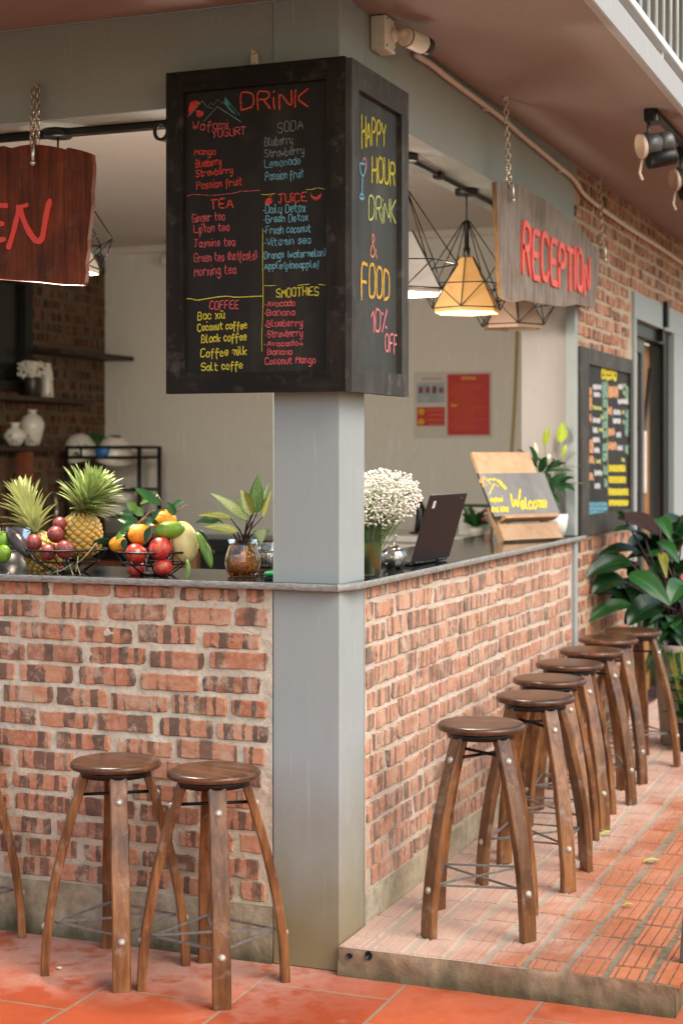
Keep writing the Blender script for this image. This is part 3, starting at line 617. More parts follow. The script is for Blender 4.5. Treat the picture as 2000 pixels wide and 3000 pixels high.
# the room behind the counter
m = MB(); m.box((-4.2,4.9,0),(.0-.2,5.05,ZS-.002)); tag(m.build('back_wall', MT['plaster'], origin=(-1.8,4.95,0)), 'plain grey plaster wall at the back of the bar', 'wall')
m = MB(); m.box((-4.0,.17,ZS+.0),(-.002,4.9,ZS+.10)); m.box((-3.6,4.86,ZS-.045),(-.26,4.899,ZS-.001)); tag(m.build('room_ceiling', MT['ceiling_paint'], origin=(-1.8,2.5,ZS)), kind='structure')
m = MB(); m.box((-6.2,.11,.001),(-.11,4.9,.02)); tag(m.build('room_floor', MT['room_floor']), kind='structure')
o = brick_panel((-3.6,2.6,1.0), (0,1,0), (1,0,0), 2.3, 1.0, ZS-.05, seed=31, res=.02, pitch=.071, margin=.0).build('room_wall', [MT['shaded_room_mortar'], MT['shaded_room_brick']])
tag(o, 'brick wall on the left inside the bar, shade put into its colour, with shelves', 'wall')
m = MB(); m.box((-3.75,2.5995,0),(-3.606,4.9,.999)); tag(m.build('room_wall', MT['shaded_room_mortar'], origin=(-3.7,1.5,0)), 'lower bare part of the left inside wall behind the fruit', 'wall')
# ---------------------------------------------------------------- bar stools
GS = 'wooden bar stools along the brick counter'
def leg_path(n=14, H=.580, r0=.090, r1=.207):
    return [(r0+(r1-r0)*(1-(1-t)**1.75), H*(1-t)) for t in (i/n for i in range(n+1))]
def make_stool():
    st = thing('bar_stool', '', 'stool', (0,0,0), 0, GS)
    m = MB(); R = .134
    m.lathe([(R-.008,.5992),(R-.002,.6005),(R,.6035),(R,.6115),(R-.0015,.6155),(R-.005,.6185),(R-.012,.6203),(R-.03,.6215),(.0001,.6215)], 48, rad=lambda g, z: 1+.004*sin(3*g+1))
    m.build('seat', MT['seat_wood'], st)
    m = MB(); m.lathe([(.094,.576),(.104,.577),(.104,.5990),(.094,.5991)], 36); m.build('seat_ring', MT['black_metal'], st)
    P = leg_path()
    for k in range(4):
        g = pi/4 + k*pi/2; er = V((cos(g), sin(g), 0)); et = V((-sin(g), cos(g), 0)); rs = random.Random(k+50)
        m = MB(); vs = []; n = len(P); hw, ht, c = .0255, .0125, .003
        sec = [(-hw+c,-ht),(hw-c,-ht),(hw,-ht+c),(hw,ht-c),(hw-c,ht),(-hw+c,ht),(-hw,ht-c),(-hw,-ht+c)]
        for i, (r, z) in enumerate(P):
            a = P[max(0,i-1)]; b = P[min(n-1,i+1)]; t_ = (er*(b[0]-a[0]) + UP*(b[1]-a[1])).normalized(); nr = et.cross(t_).normalized()
            if nr.dot(er) < 0: nr = -nr
            wv = 1 + .03*sin(i*.9+k)
            for (u, v) in sec:
                p = er*r + UP*z + et*(u*wv) + nr*v
                if i == n-1: p.z = .0005
                vs.append(p)
        fs = [(i*8+q, i*8+(q+1)%8, (i+1)*8+(q+1)%8, (i+1)*8+q) for i in range(n-1) for q in range(8)] + [tuple(range(8)), tuple((n-1)*8+q for q in range(7,-1,-1))]
        m.add(vs, fs); lg = m.build('leg', MT['leg_wood'], st)
        for zb in (.515, .138):
            i = min(range(n-1), key=lambda i: abs((P[i][1]+P[i+1][1])/2-zb)); f = (zb-P[i][1])/(P[i+1][1]-P[i][1]); r = P[i][0]+(P[i+1][0]-P[i][0])*f
            t_ = (er*(P[i+1][0]-P[i][0]) + UP*(P[i+1][1]-P[i][1])).normalized(); nr = et.cross(t_).normalized()
            if nr.dot(er) < 0: nr = -nr
            M = Matrix.Translation(er*r + UP*zb + nr*ht) @ axes(nr).to_4x4(); m = MB()
            m.lathe([(.0112,-.0005),(.0112,.0018),(.0074,.0024),(.0074,.0052),(.0045,.0064),(.0001,.0068)], 14, M); m.build('bolt', MT['zinc'], lg)
    rI = .190-.013; zs = .150; m = MB(); q = [V((cos(pi/4+k*pi/2)*rI, sin(pi/4+k*pi/2)*rI, zs)) for k in range(4)]
    for k in range(4): m.tube([q[k], q[(k+1)%4]], .0042, 4, smooth=False)
    m.tube([q[0]+UP*.002, q[2]+UP*.002], .0042, 4, smooth=False); m.tube([q[1]-UP*.004, q[3]-UP*.004], .0042, 4, smooth=False); m.build('stretcher', MT['steel_bar'], st)
    rI = .098; zs = .522; m = MB(); q = [V((cos(pi/4+k*pi/2)*rI, sin(pi/4+k*pi/2)*rI, zs)) for k in range(4)]
    m.tube([q[0], q[2]], .0048, 6); m.tube([q[1]+UP*.007, q[3]+UP*.007], .0048, 6); m.build('upper_brace', MT['iron'], st)
    return st
stool = make_stool()
# position, floor height, turn, label
SP = [(-.298,-.234,0, 32-45, 'front courtyard bar stool nearest the grey column, dark scratched round seat'),
      (-.631,-.212,0, 34-45, 'front courtyard bar stool with a plain brown seat, middle of the three'),
      (-1.238,-.154,0, 33-45, 'front courtyard bar stool mostly cut off by the left edge'),
      (.334,.328,ZP, 58-45, 'nearest bar stool on the raised pavement, glossy seat standing before the row'),
      (.346,.932,ZP, -43.9-45, 'second bar stool on the raised pavement, with a wide light leg facing the viewer'),
      (.287,1.364,ZP, 52.3-45, 'third bar stool on the raised pavement counting from the column'),
      (.255,1.818,ZP, 51.7-45, 'fourth bar stool on the raised pavement, middle of the row of seven'),
      (.241,2.271,ZP, -26.3-45, 'fifth bar stool on the raised pavement, third from the far end'),
      (.217,2.716,ZP, -32.8-45, 'sixth bar stool on the raised pavement, last but one of the row'),
      (.257,3.075,ZP, -3.0-45, 'farthest bar stool of the row, beside the big leafy plant')]
for i, (x, y, z, a, lab) in enumerate(SP):
    if i == 0: stool.location = (x,y,z); stool.rotation_euler = (0,0,radians(a)); stool['label'] = lab
    else: dup(stool, (x,y,z+(.003 if z else 0)), radians(a), lab)
stool.location.z = .0005
# ---------------------------------------------------------------- handwriting: a single-stroke alphabet drawn as chalk ribbons
GL = {'A':'032943/1535','B':'03092938473606/3645443303','C':'48391908041333 44','D':'0309294844 2303','E':'490903 43/0636','F':'490903/0636','G':'4839190804133344462 6','H':'0903/4943/0646','I':'0903','J':'0949/292413 04','K':'0903/490643','L':'090343','M':'0309254943','N':'03094349','O':'190804133344483919','P':'03093948473606','R':'03093948473606/2643','S':'483919080716364544331304','T':'0949/2923','U':'090413334449','V':'092349','W':'0913273349','X':'0943/4903','Y':'092649/2623','Z':'09490343',
'a':'362717060413 2334/3733','b':'0903/0617273634231304','c':'36271706 04132334','d':'3933/362717060413 2334','e':'0535362717060413 2334','f':'3829181311/0636','g':'362717060413 2334/3731201001','h':'0903/0617273633','i':'0703/0909','j':'1711 00/1919','k':'0903/360533','l':'09041323','m':'07030617 2623/26374643','n':'0703/0617273633','o':'170604132334362717','p':'0700/0617273634231304','q':'170604132334362717/3730','r':'0703/06172736','s':'362717061535342313 04','t':'1914 2333/0737','u':'0704132334/3733','v':'071337','w':'0713263347','x':'0733/3703','y':'0704132334/3731201001','z':'07370333',
'0':'190804133344483919','1':'072923','2':'08193948470343','3':'0819394847 2647443313 04','8':'26080919392816 /2604132334 26','&':'4318 2938160413 2345','%':'4903/0818/3444','(':'29171523','|':'1901',')':'0918 1403','/':'4903','.':'0303 13','+':'0545/2723','-':'0545','*':'0515','1':'072923',' ':''}
def strokes(ch):
    out = []
    for s_ in GL.get(ch, '').split('/'):
        s_ = s_.replace(' ', '')
        p = [(int(s_[i]), int(s_[i+1])) for i in range(0, len(s_)-1, 2)]
        if len(p) > 1: out.append(p)
        elif len(p) == 1: out.append([p[0], (p[0][0]+.5, p[0][1]+.1)])
    return out
def chaikin(p, k=2):
    for _ in range(k):
        q = [p[0]]
        for a, b in zip(p, p[1:]): q += [a*.78+b*.22, a*.22+b*.78]
        p = q + [p[-1]]
    return p
LIFT = [0]
def ribbon(m, pts, n, w, lift=.0012, thick=0.0, rs=random):
    n = V(n); N = len(pts); LIFT[0] = (LIFT[0]+1) % 40; off = lift + LIFT[0]*.00003; a_ = []; b_ = []
    for i, p in enumerate(pts):
        t = (pts[min(N-1,i+1)] - pts[max(0,i-1)]); t = t.normalized() if t.length > 1e-9 else V((1,0,0))
        sd_ = n.cross(t).normalized(); e = min(i, N-1-i); k = w*.5*(.72 if e == 0 else 1)*rs.uniform(.86, 1.14)
        if i == 0: p = p - t*w*.35
        if i == N-1: p = p + t*w*.35
        a_.append(p + n*off + sd_*k); b_.append(p + n*off - sd_*k)
    vs = a_+b_; fs = [(i, i+N, i+1+N, i+1) for i in range(N-1)]
    if thick:
        vs += [p - n*(thick+off) for p in a_+b_]; M = 2*N
        fs += [(i, i+1, i+1+M, i+M) for i in range(N-1)] + [(N+i, N+i+M, N+i+1+M, N+i+1) for i in range(N-1)] + [(0, M, M+N, N), (N-1, 2*N-1, M+2*N-1, M+N-1)]
    m.add(vs, fs, False)
def text(m, plane, n, s_, p0, p1, h0, w, h1=None, jit=.35, thick=0.0, gap=1.5, lift=.0012, sm=2):
    """write s_ on a plane: baseline from p0 to p1, capitals h0 (to h1) tall; plane() turns a pixel into the point on the board"""
    rs = random.Random(s_+str(p0)); h1 = h1 or h0; O, E = plane(*p0), plane(*p1); U0 = plane(p0[0], p0[1]-h0)-O; U1 = plane(p1[0], p1[1]-h1)-E
    x = 0; items = []
    for ch in s_:
        st = strokes(ch); wd = max([p[0] for q in st for p in q] or [1.6]); items.append((x, st, rs.uniform(-.35,.35))); x += wd + gap
    tot = x - gap
    for (x0, st, dy) in items:
        for q in st:
            pts = []
            for (gx, gy) in q:
                u = (x0+gx+rs.uniform(-jit,jit)*.5)/tot; v = (gy-3+dy+rs.uniform(-jit,jit)*.6)/6
                pts.append(O + (E-O)*u + U0.lerp(U1, u)*v)
            if len(pts) == 2: pts = [pts[0], (pts[0]+pts[1])/2 + (E-O).normalized()*rs.uniform(-.002,.002), pts[1]]
            ribbon(m, chaikin(pts, sm), n, w, lift, thick, rs)
def line(m, plane, n, pix, w, sm=1, lift=.0012): ribbon(m, chaikin([plane(*p) for p in pix], sm), n, w, lift)
def blob(m, plane, n, pix, lift=.0010):
    ps = [plane(*p) + V(n)*lift for p in pix]; m.add(ps, [tuple(range(len(ps)))])
Z1 = lambda x, y: (500+x/3.136, 200+y/3.136)
Z2 = lambda x, y: (500+x/3.136, 650+y/3.136)

# ---------------------------------------------------------------- drink board (front) and happy-hour board (side)
YF, XS = -.066, .062
F = lambda x, y: at(x, y, 1, YF); FI = lambda x, y: at(x, y, 1, YF+.016)
B1 = thing('menu_board', 'large black framed chalkboard headed Drink on the column front', 'chalkboard', (-.25, YF, 2.2))
def mitred(outer, inner, n, depth, proud=0.0):                   # four mitred rails round an opening
    rails = []
    for i in range(4):
        a, b, c, d = outer[i], outer[(i+1)%4], inner[(i+1)%4], inner[i]
        m = MB(); m.prism([p + V(n)*proud for p in (a,b,c,d)], n, depth); rails.append(m)
    return rails
def rect(x0,x1,z0,z1,y): return [V((x0,y,z0)),V((x1,y,z0)),V((x1,y,z1)),V((x0,y,z1))]
o_ = rect(-.5405,.0405,1.7095,2.6815,YF); i_ = rect(-.4835,-.0165,1.771,2.619,YF)
for k, m in enumerate(mitred(o_, i_, (0,-1,0), .030)):
    o = m.build('frame', MT['frame_wood' if k % 2 else 'frame_wood_flat'], B1); o.location = -V(B1.location)
m = MB(); m.box((-.488,YF+.016,1.766),(-.012,YF+.026,2.624)); sub(m, 'slate', 'slate', B1)
m = MB(); m.box((-.54,YF+.0302,1.711),(.038,-.0005,2.680)); sub(m, 'backing', 'frame_wood', B1)
NF = (0,-1,0); C = {}
def sec(col, x, y): return C.setdefault((col, x > 742, (y > 350)+(y > 584)+(y > 868)), MB())
def sline(col, pix, w, sm=1): line(sec(col, *pix[0]), FI, NF, pix, w*.75, sm)
def sblob(col, pix): blob(sec(col, *pix[0]), FI, NF, pix)
def w1_(s_, p0, p1, h, col, w=.0042): text(sec(col, *p0), FI, NF, s_, p0, p1, h, w*.62, jit=.55)
w1_('DRiNK', (706,321), (903,314), 52, 'red', .0085)
w1_('Wafami', (565,381), (667,374), 24, 'pink', .0052); w1_('YOGURT', (622,404), (720,393), 23, 'pink', .005)
for s_, p0, p1, h in (('Mango',(571,453),(632,452),19),('Blueberry',(575,491),(648,481),22),('Strawberry',(575,518),(682,507),20),('Passion fruit',(577,554),(709,541),22)): w1_(s_, p0, p1, h, 'red', .0048)
sline('pink', [Z1(*p) for p in ((150,1175),(210,1155),(300,1162),(420,1165),(600,1143),(650,1122))], .003); sline('pink', [Z1(660,1128),Z1(740,1125),Z1(820,1118)], .003)
w1_('TEA', (618,610), (683,608), 27, 'red', .0065)
for s_, p0, p1, h in (('Ginger tea',(564,650),(658,643),23),('Lipton tea',(569,683),(671,674),23),('Jasmine tea',(570,726),(688,718),23),('Green tea (hot|cold)',(570,767),(752,759),25),('Morning tea',(570,808),(691,800),25)): w1_(s_, p0, p1, h, 'pink', .005)
w1_('SODA', (814,391), (887,377), 30, 'grey', .0042)
for s_, p0, p1, h in (('Bluberry',(776,428),(858,420),25),('Strawberry',(776,460),(890,449),21)): w1_(s_, p0, p1, h, 'grey', .0042)
for s_, p0, p1, h in (('Lemonade',(776,491),(880,479),23),('Passion fruit',(778,528),(890,519),24)): w1_(s_, p0, p1, h, 'blue', .0040)
sline('yellow', [Z1(830,1158),Z1(890,1160),Z1(960,1148)], .0026); sline('yellow', [Z1(1240,1112),Z1(1300,1112),Z1(1350,1094),Z1(1415,1110)], .0026)
w1_('JUiCE', (816,594), (899,587), 25, 'red', .006)
sblob('red', [Z1(*p) for p in ((865,1240),(872,1205),(900,1188),(930,1192),(938,1222),(915,1248),(885,1262))]); sline('red', [Z1(905,1195),Z1(910,1180),Z1(930,1168)], .004)
sblob('red', [Z1(*p) for p in ((1283,1130),(1300,1170),(1330,1182),(1360,1165),(1388,1142),(1378,1185),(1345,1212),(1310,1205),(1290,1175))])
for s_, p0, p1, h in (('*Daily Detox',(772,625),(895,619),25),('*Green Detox',(773,653),(902,645),22),('*Fresh coconut',(774,685),(910,678),22),('*Vitamin sea',(775,721),(910,712),23),('*Orange (watermelon)',(769,758),(953,749),21),('Apple(pineapple|',(775,788),(933,782),19)): w1_(s_, p0, p1, h, 'blue', .0046)
sline('yellow', [Z2(*p) for p in ((150,705),(190,703),(240,720),(330,705),(420,690),(515,680),(600,692),(720,686),(850,680))], .0042)
sline('yellow', [Z2(848,60),Z2(846,350),Z2(852,690),Z2(846,900)], .0028); sline('yellow', [Z2(845,900),Z2(838,1060),Z2(840,1190)], .002)
sline('yellow', [Z2(855,585),Z2(910,586),Z2(970,582)], .0022); sline('yellow', [Z2(1170,582),Z2(1230,576),Z2(1275,570)], .003); sline('yellow', [Z2(1360,572),Z2(1420,580)], .003)
w1_('SMOOTHIES', (811,871), (933,864), 25, 'yellow', .0052); w1_('COFFEE', (615,906), (699,904), 24, 'pink', .0062)
for s_, p0, p1, h in (('Bac xiu',(580,937),(659,932),23),('Coconut coffee',(580,970),(723,961),21),('Black coffee',(591,1003),(722,996),22),('Coffee milk',(589,1047),(723,1038),24),('Salt coffe',(591,1087),(710,1079),22)): w1_(s_, p0, p1, h, 'yellow', .0058)
sline('yellow', [(606,942),(607,944)], .004); sline('yellow', [(648,912),(652,909),(654,914)], .003)
for s_, p0, p1, h in (('*Avocado',(777,898),(864,896),18),('*Banana',(775,924),(864,922),18),('*Blueberry',(776,958),(886,954),20),('*Strawberry',(779,988),(886,984),20),('*Avocado+',(776,1014),(889,1012),16),('Banana',(784,1039),(855,1038),17),('Coconut Mango',(777,1068),(924,1062),20)): w1_(s_, p0, p1, h, 'pink', .0052)
sblob('red', [Z1(*p) for p in ((162,425),(165,360),(178,315),(215,292),(250,298),(272,318),(240,365),(200,408))])
sblob('red', [Z1(*p) for p in ((235,385),(262,378),(275,390),(300,392),(305,420),(265,452),(240,432))])
for pl_, c_, w_ in (([(155,445),(190,415),(290,298)],'grey',.003),([(290,298),(335,350),(365,366),(385,362)],'grey',.0032),([(345,352),(375,312),(395,335),(435,282),(480,325),(503,262)],'grey',.0024),([(303,490),(370,415),(430,350)],'grey',.003),([(430,350),(540,420),(648,490)],'grey',.0042),([(503,262),(560,340),(640,430)],'teal',.003)): sline(c_, [Z1(*p) for p in pl_], w_, 0)
sblob('teal', [Z1(*p) for p in ((503,264),(530,315),(545,360),(580,395),(610,430),(560,400),(520,355),(490,320))])
for k, m in C.items():
    if m.v: sub(m, 'chalk_writing', 'chalk_'+k[0], B1)

B2 = thing('menu_board', 'narrow chalkboard with happy hour writing on the column side', 'chalkboard', (XS,.19,2.2))
def rectx(y0,y1,z0,z1,x): return [V((x,y0,z0)),V((x,y1,z0)),V((x,y1,z1)),V((x,y0,z1))]
SI = lambda x, y: at(x, y, 0, XS-.018); NS = (1,0,0)
o_ = rectx(-.0655,.437,1.7085,2.675,XS); i_ = rectx(-.006,.372,1.778,2.595,XS)
for k, m in enumerate(mitred(o_, i_, NS, .0205)):
    o = m.build('frame', MT['side_frame_wood'], B2); o.location = -V(B2.location)
m = MB(); m.box((XS-.024,-.012,1.770),(XS-.018,.378,2.602)); sub(m, 'slate', 'side_slate', B2)
m = MB(); m.box((.0005,-.0302,1.712),(XS-.0242,.435,2.672)); sub(m, 'backing', 'frame_wood', B2)
C = {k: MB() for k in ('yellow','lime','salmon','orange','rose','blue')}
def w2_(s_, p0, p1, h0, h1, col, w=.0085): text(C.setdefault(col+'|'+s_, MB()), SI, NS, s_, p0, p1, h0, w, h1, gap=1.2)
w2_('HAPPY', (1057,427), (1128,424), 96, 62, 'yellow'); w2_('HOUR', (1088,531), (1155,540), 74, 66, 'yellow'); w2_('DRiNK', (1079,642), (1157,655), 70, 66, 'lime', .007)
w2_('&', (1082,755), (1101,756), 68, 66, 'salmon', .007); w2_('FOOD', (1057,877), (1138,877), 104, 86, 'orange', .010); w2_('10%', (1085,971), (1131,968), 68, 60, 'rose', .008); w2_('OFF', (1126,1028), (1161,1038), 48, 56, 'rose', .007)
G = lambda x, y: (1000+x/2.615, 250+y/2.615)
line(C['blue'], SI, NS, [G(*p) for p in ((135,598),(180,598),(176,650),(166,690),(150,690),(138,650),(135,598))], .008, 1); line(C['blue'], SI, NS, [G(155,695),G(152,760),G(152,825)], .009); line(C['blue'], SI, NS, [G(*p) for p in ((140,830),(162,835),(166,868),(132,865),(140,830))], .008)
line(C['rose'], SI, NS, [G(*p) for p in ((163,575),(170,552),(186,565),(188,620),(180,660))], .006)
for k, m in C.items():
    if m.v: sub(m, 'chalk_writing', 'chalk_'+k.split('|')[0], B2)
m = MB(); q = at(668,342,1,-.006); m.tube([at(472,384,1,-.03)+V((.022*cos(a),-.0,.026*sin(a))) for a in [k*2*pi/14 for k in range(14)]], .006, 8, True); m.tube([at(490,350,1,-.03), at(476,370,1,-.03)], .006, 6); m.tube([at(478,405,1,-.03), at(484,412,1,-.003)], .005, 6)
tag(m.build('wall_hook', MT['iron'], origin=at(472,384,1,-.02)), 'dark iron ring hook on the beam beside the drink board', 'hook')
m = MB(); p = at(745,172,1,-.012); m.box((p.x-.010,-.022,p.z-.018),(p.x+.012,-.002,p.z+.016), ch=.003); m.tube([p+V((0,-.012,.012)), p+V((.004,-.016,.024))], .006, 6); tag(m.build('bracket', MT['spot_rim'], origin=p), 'small rusty fixing clip above the drink board', 'bracket')

# ---------------------------------------------------------------- chains and the two hanging signs
def chain(m, a, b, pitch=.0175, r=.0025, ln=.0135, wd=.0070, ph=0):
    a, b = V(a), V(b); n = max(2, int((b-a).length/pitch)); R0 = axes((b-a))
    for i in range(n):
        c = a.lerp(b, (i+.5)/n); g = (i % 2)*pi/2 + ph + rnd(-.25,.25); ex = R0 @ V((cos(g), sin(g), 0)); ez = (b-a).normalized()
        m.tube([c + ez*(ln*sin(t)) + ex*(wd*cos(t)) for t in [k*2*pi/12 for k in range(12)]], r, 5, True)
def hook(m, p, L=.075, out=(0,-1,0)):
    out = V(out); m.tube([p+UP*.012-out*.0, p+out*.012, p+out*.014-UP*L*.5, p+out*.013-UP*L], .0052, 8); m.ball(p+out*.013-UP*L, .0095, 12, 8)
YO = -.045
OP = lambda x, y: at(x, y, 1, YO)
s1 = thing('hanging_sign', 'dark red brown wooden sign painted OPEN hanging by the left edge', 'sign', OP(-110, 640))
top = [(268,450),(262,447),(240,440),(205,432),(196,432),(193,437),(180,433),(150,427),(120,423),(92,421),(60,426),(35,432),(22,430),(12,426),(0,428),(-60,432),(-140,424),(-230,430),(-330,428),(-420,440),(-452,446)]
bot = [(-446,840),(-330,828),(-200,826),(-90,822),(0,817),(60,822),(110,825),(170,832),(240,835),(247,826)]
rgt = [(252,800),(250,770),(257,730),(256,700),(262,655),(268,600),(267,560),(271,520),(272,480)]
m = MB(); m.prism([OP(*p) for p in (top+bot+rgt)[::-1]], (0,-1,0), .022); sub(m, 'panel', 'open_wood', s1)
m = MB()
def stroke_px(m, pl_, w, plane=OP, n=(0,-1,0), thick=.004): ribbon(m, chaikin([plane(*p) for p in pl_], 2), n, w, .0035, thick)
NZ = lambda x, y: (x/4.9, 400+y/4.9)
stroke_px(m, [NZ(130,1590),NZ(190,1400),NZ(245,1180),NZ(290,1010)], .0175); stroke_px(m, [NZ(255,1010),NZ(330,1000),NZ(395,980)], .013); stroke_px(m, [NZ(290,1020),NZ(345,1200),NZ(430,1380),NZ(530,1510),NZ(610,1480),NZ(640,1300),NZ(690,1020),NZ(720,920)], .0185)
for (a, b) in (((-70,600),(20,602)),((-78,658),(10,655)),((-86,712),(14,700))): stroke_px(m, [a, ((a[0]+b[0])/2, a[1]-2), b], .0165)
stroke_px(m, [(-68,598),(-78,655),(-90,715)], .018)
stroke_px(m, [(-205,725),(-190,660),(-178,598)], .018); stroke_px(m, [(-180,600),(-120,596),(-112,640),(-190,664)], .017)
stroke_px(m, [(-285,600),(-335,640),(-338,700),(-290,722),(-245,690),(-240,630),(-285,600)], .018)
sub(m, 'lettering', 'paint_red', s1)
for px in (107, -300):
    m = MB(); a = at(px+2, 254, 1, -.012); b = OP(px, 422); chain(m, a+V((-.010,-.008,0)), b+V((-.012,-.008,0)), ph=.5); chain(m, a+V((.010,-.010,0)), b+V((.010,-.010,0))); m.tube([a+V((0,.012,.006)), a+V((0,-.012,.004)), a+V((0,-.014,.012))], .004, 6); sub(m, 'chain', 'chain_metal', s1)
    m = MB(); hook(m, b+V((0,-.006,-.004)), .058); sub(m, 'hook', 'hook_metal', s1)

XR = .075
RP = lambda x, y: at(x, y, 0, XR)
s2 = thing('hanging_sign', 'weathered grey wooden sign with raised red Reception letters', 'sign', RP(1600,750))
rp = [(1453,532),(1470,530),(1505,535),(1540,548),(1562,566),(1596,584),(1625,608),(1650,628),(1675,652),(1700,668),(1722,694),(1738,718),(1757,737),(1756,780),(1749,840),(1742,900),(1716,898),(1690,891),(1650,898),(1610,893),(1570,886),(1540,878),(1512,884),(1486,878),(1470,866),(1464,790),(1458,660)]
m = MB(); m.prism([RP(*p) for p in rp[::-1]], (1,0,0), .017, 0, 1); o = m.build('panel', [MT['sign_wood'], MT['sign_edge']], s2); o.location = -V(s2.location)
m = MB(); text(m, RP, (1,0,0), 'RECEPTION', (1527,797), (1722,862), 142, .027, 106, .10, .009, 1.6, .009, 1); sub(m, 'lettering', 'paint_coral', s2)
for (p, q) in (((1480,283),(1489,545)), ((1755,512),(1762,728))):
    a = at(*p, 2, ZS); b = V((XR+.004, at(*q, 0, XR).y, at(*q, 0, XR).z)); m = MB(); chain(m, a-UP*.003, b, .0205, .0034, .0155, .0082); m.lathe([(.014,0),(.014,-.003),(.003,-.004),(.003,-.014)], 10, Matrix.Translation(a)); sub(m, 'chain', 'chain_metal', s2)
    m = MB(); hook(m, b+UP*.006, .060, (1,0,0)); sub(m, 'hook', 'hook_metal', s2)

# ---------------------------------------------------------------- second menu board on the end wall
XM = .034
MP = lambda x, y: at(x, y, 0, XM); MI = lambda x, y: at(x, y, 0, XM-.014); MZ = lambda x, y: (1640+x/4.2, 1000+y/4.2)
B3 = thing('menu_board', 'crowded chalkboard menu in orange, white and yellow near the door', 'chalkboard', (XM,3.6,1.6))
ya, yb, za, zb = 2.990, 4.215, 1.142, 2.032
o_ = rectx(ya,yb,za,zb,XM); i_ = rectx(ya+.16,yb-.07,za+.095,zb-.075,XM)
for k, m in enumerate(mitred(o_, i_, NS, .030)): o = m.build('frame', MT['side_frame_wood'], B3); o.location = -V(B3.location)
m = MB(); m.box((XM-.022,ya+.12,za+.05),(XM-.014,yb-.05,zb-.05)); sub(m, 'slate', 'menu_slate', B3)
C = {k: MB() for k in ('yellow','apricot','white','green','blue','lime')}
def scrib(col, x0, x1, y, h, w=.009, seed=0):                    # a word too blurred to read: loops of chalk
    rs = random.Random(seed+int(x0*7+y*3)); x = x0; pts = []
    while x < x1:
        pts.append(MZ(x, y - rs.uniform(.5,1)*h)); x += rs.uniform(5,9); pts.append(MZ(x, y + rs.uniform(-.2,.15)*h)); x += rs.uniform(2,5)
    if len(pts) > 1: line(C.setdefault(col+'|%d%d' % (x0 > 560, y//300), MB()), MI, NS, pts, w, 1)
text(C.setdefault('yellow|11', MB()), MI, NS, 'MENU', MZ(508,455), MZ(690,480), 38, .017, 40)
for i in range(3): scrib('yellow', 505, 690, 465-i*60, 55, .012, i)
for (x0,x1,y) in ((325,382,660),(325,382,765),(325,382,840),(325,375,990),(325,402,1370),(325,402,1300),(325,412,1500),(325,405,1705),(590,705,690),(590,705,640),(585,630,900),(590,660,1160),(590,692,1330)):
    for k in range(2): scrib('apricot', x0, x1, y-k*35, 70, .015, k)
for (x0,x1,y) in ((400,500,590),(410,485,680),(400,490,1000),(400,455,1120),(400,480,1240),(415,475,1370),(420,500,1650),(420,485,1810),(710,760,590),(705,830,770),(650,735,900),(650,740,1010),(690,745,1180),(705,765,1340)):
    for k in range(2): scrib('white', x0, x1, y-k*22, 50, .012, k)
for (x0,x1,y) in ((515,575,600),(515,575,700),(520,575,820),(530,575,960),(520,575,1080),(520,575,1200),(520,575,1360),(520,575,1480),(530,575,1640),(540,575,1800),(800,835,640),(800,835,740),(800,835,950),(800,835,1060),(795,830,1170),(795,830,1380)):
    for k in range(2): scrib('green', x0, x1, y-k*45, 80, .014, k)
for (x0,x1,y) in ((400,505,840),(470,520,1110),(500,540,960),(440,490,1500),(470,520,1640),(770,800,560),(770,800,660),(760,785,900),(770,790,1010),(755,785,1480)): scrib('lime', x0, x1, y, 60, .012)
for y in (1560,1600,1700,1740,1850,1890,1990,2020):
    for k in range(2): scrib('yellow', 595, 800+(40 if y > 1800 else 0), y, 45, .012, k)
for k in range(4): scrib('blue', 322, 575, 2190-k*55, 60, .013, k)
scrib('yellow', 780, 828, 2110, 60, .012); line(C['white'], MI, NS, [MZ(330,2245),MZ(520,2215),MZ(690,2180)], .022, 0); line(C.setdefault('yellow|v', MB()), MI, NS, [MZ(580,560),MZ(578,1200),MZ(583,1900)], .006)
for k, m in C.items():
    if m.v: sub(m, 'chalk_writing', 'chalk_'+k.split('|')[0], B3)
# ---------------------------------------------------------------- camera, conduit, spotlights, pendant lamps
c = thing('security_camera', 'cream bullet security camera on a square box above the drink board', 'camera', (.02,.30,2.83))
m = MB(); m.box((.001,.250,2.778),(.052,.345,2.8825), ch=.004); sub(m, 'junction_box', 'cctv_white', c)
m = MB()
for y, z in ((.262,2.79),(.333,2.79),(.262,2.872),(.333,2.872)): m.lathe([(.004,0),(.004,.0012),(.0001,.0015)], 8, Matrix.Translation((.052,y,z)) @ axes((1,0,0)).to_4x4())
sub(m, 'screws', 'spot_grey', c)
A = V((.052,.318,2.832)); Bq = dep(1186,106,4.99); D = dep(1250,134,5.075); dr = (D-Bq).normalized()
m = MB(); m.lathe([(.022,0),(.020,.010),(.013,.016)], 16, Matrix.Translation(A) @ axes((1,0,0)).to_4x4()); m.tube([A+V((.01,0,0)), A+V((.03,.004,.004)), Bq], .0115, 10); m.ball(A+V((.034,.006,.004)), .0165, 12, 8); sub(m, 'arm', 'cctv_white', c)
M = Matrix.Translation(Bq) @ axes(dr).to_4x4(); L = (D-Bq).length
m = MB(); m.lathe([(.022,-.006),(.029,0),(.030,.004),(.030,L*.80),(.029,L*.80)], 28, M); bd = sub(m, 'body', 'cctv_white', c)
m = MB(); m.lathe([(.0285,L*.80),(.0285,L+.004),(.025,L+.004),(.024,L-.006),(.0001,L-.006)], 28, M); sub(m, 'lens_ring', 'black_plastic', c)
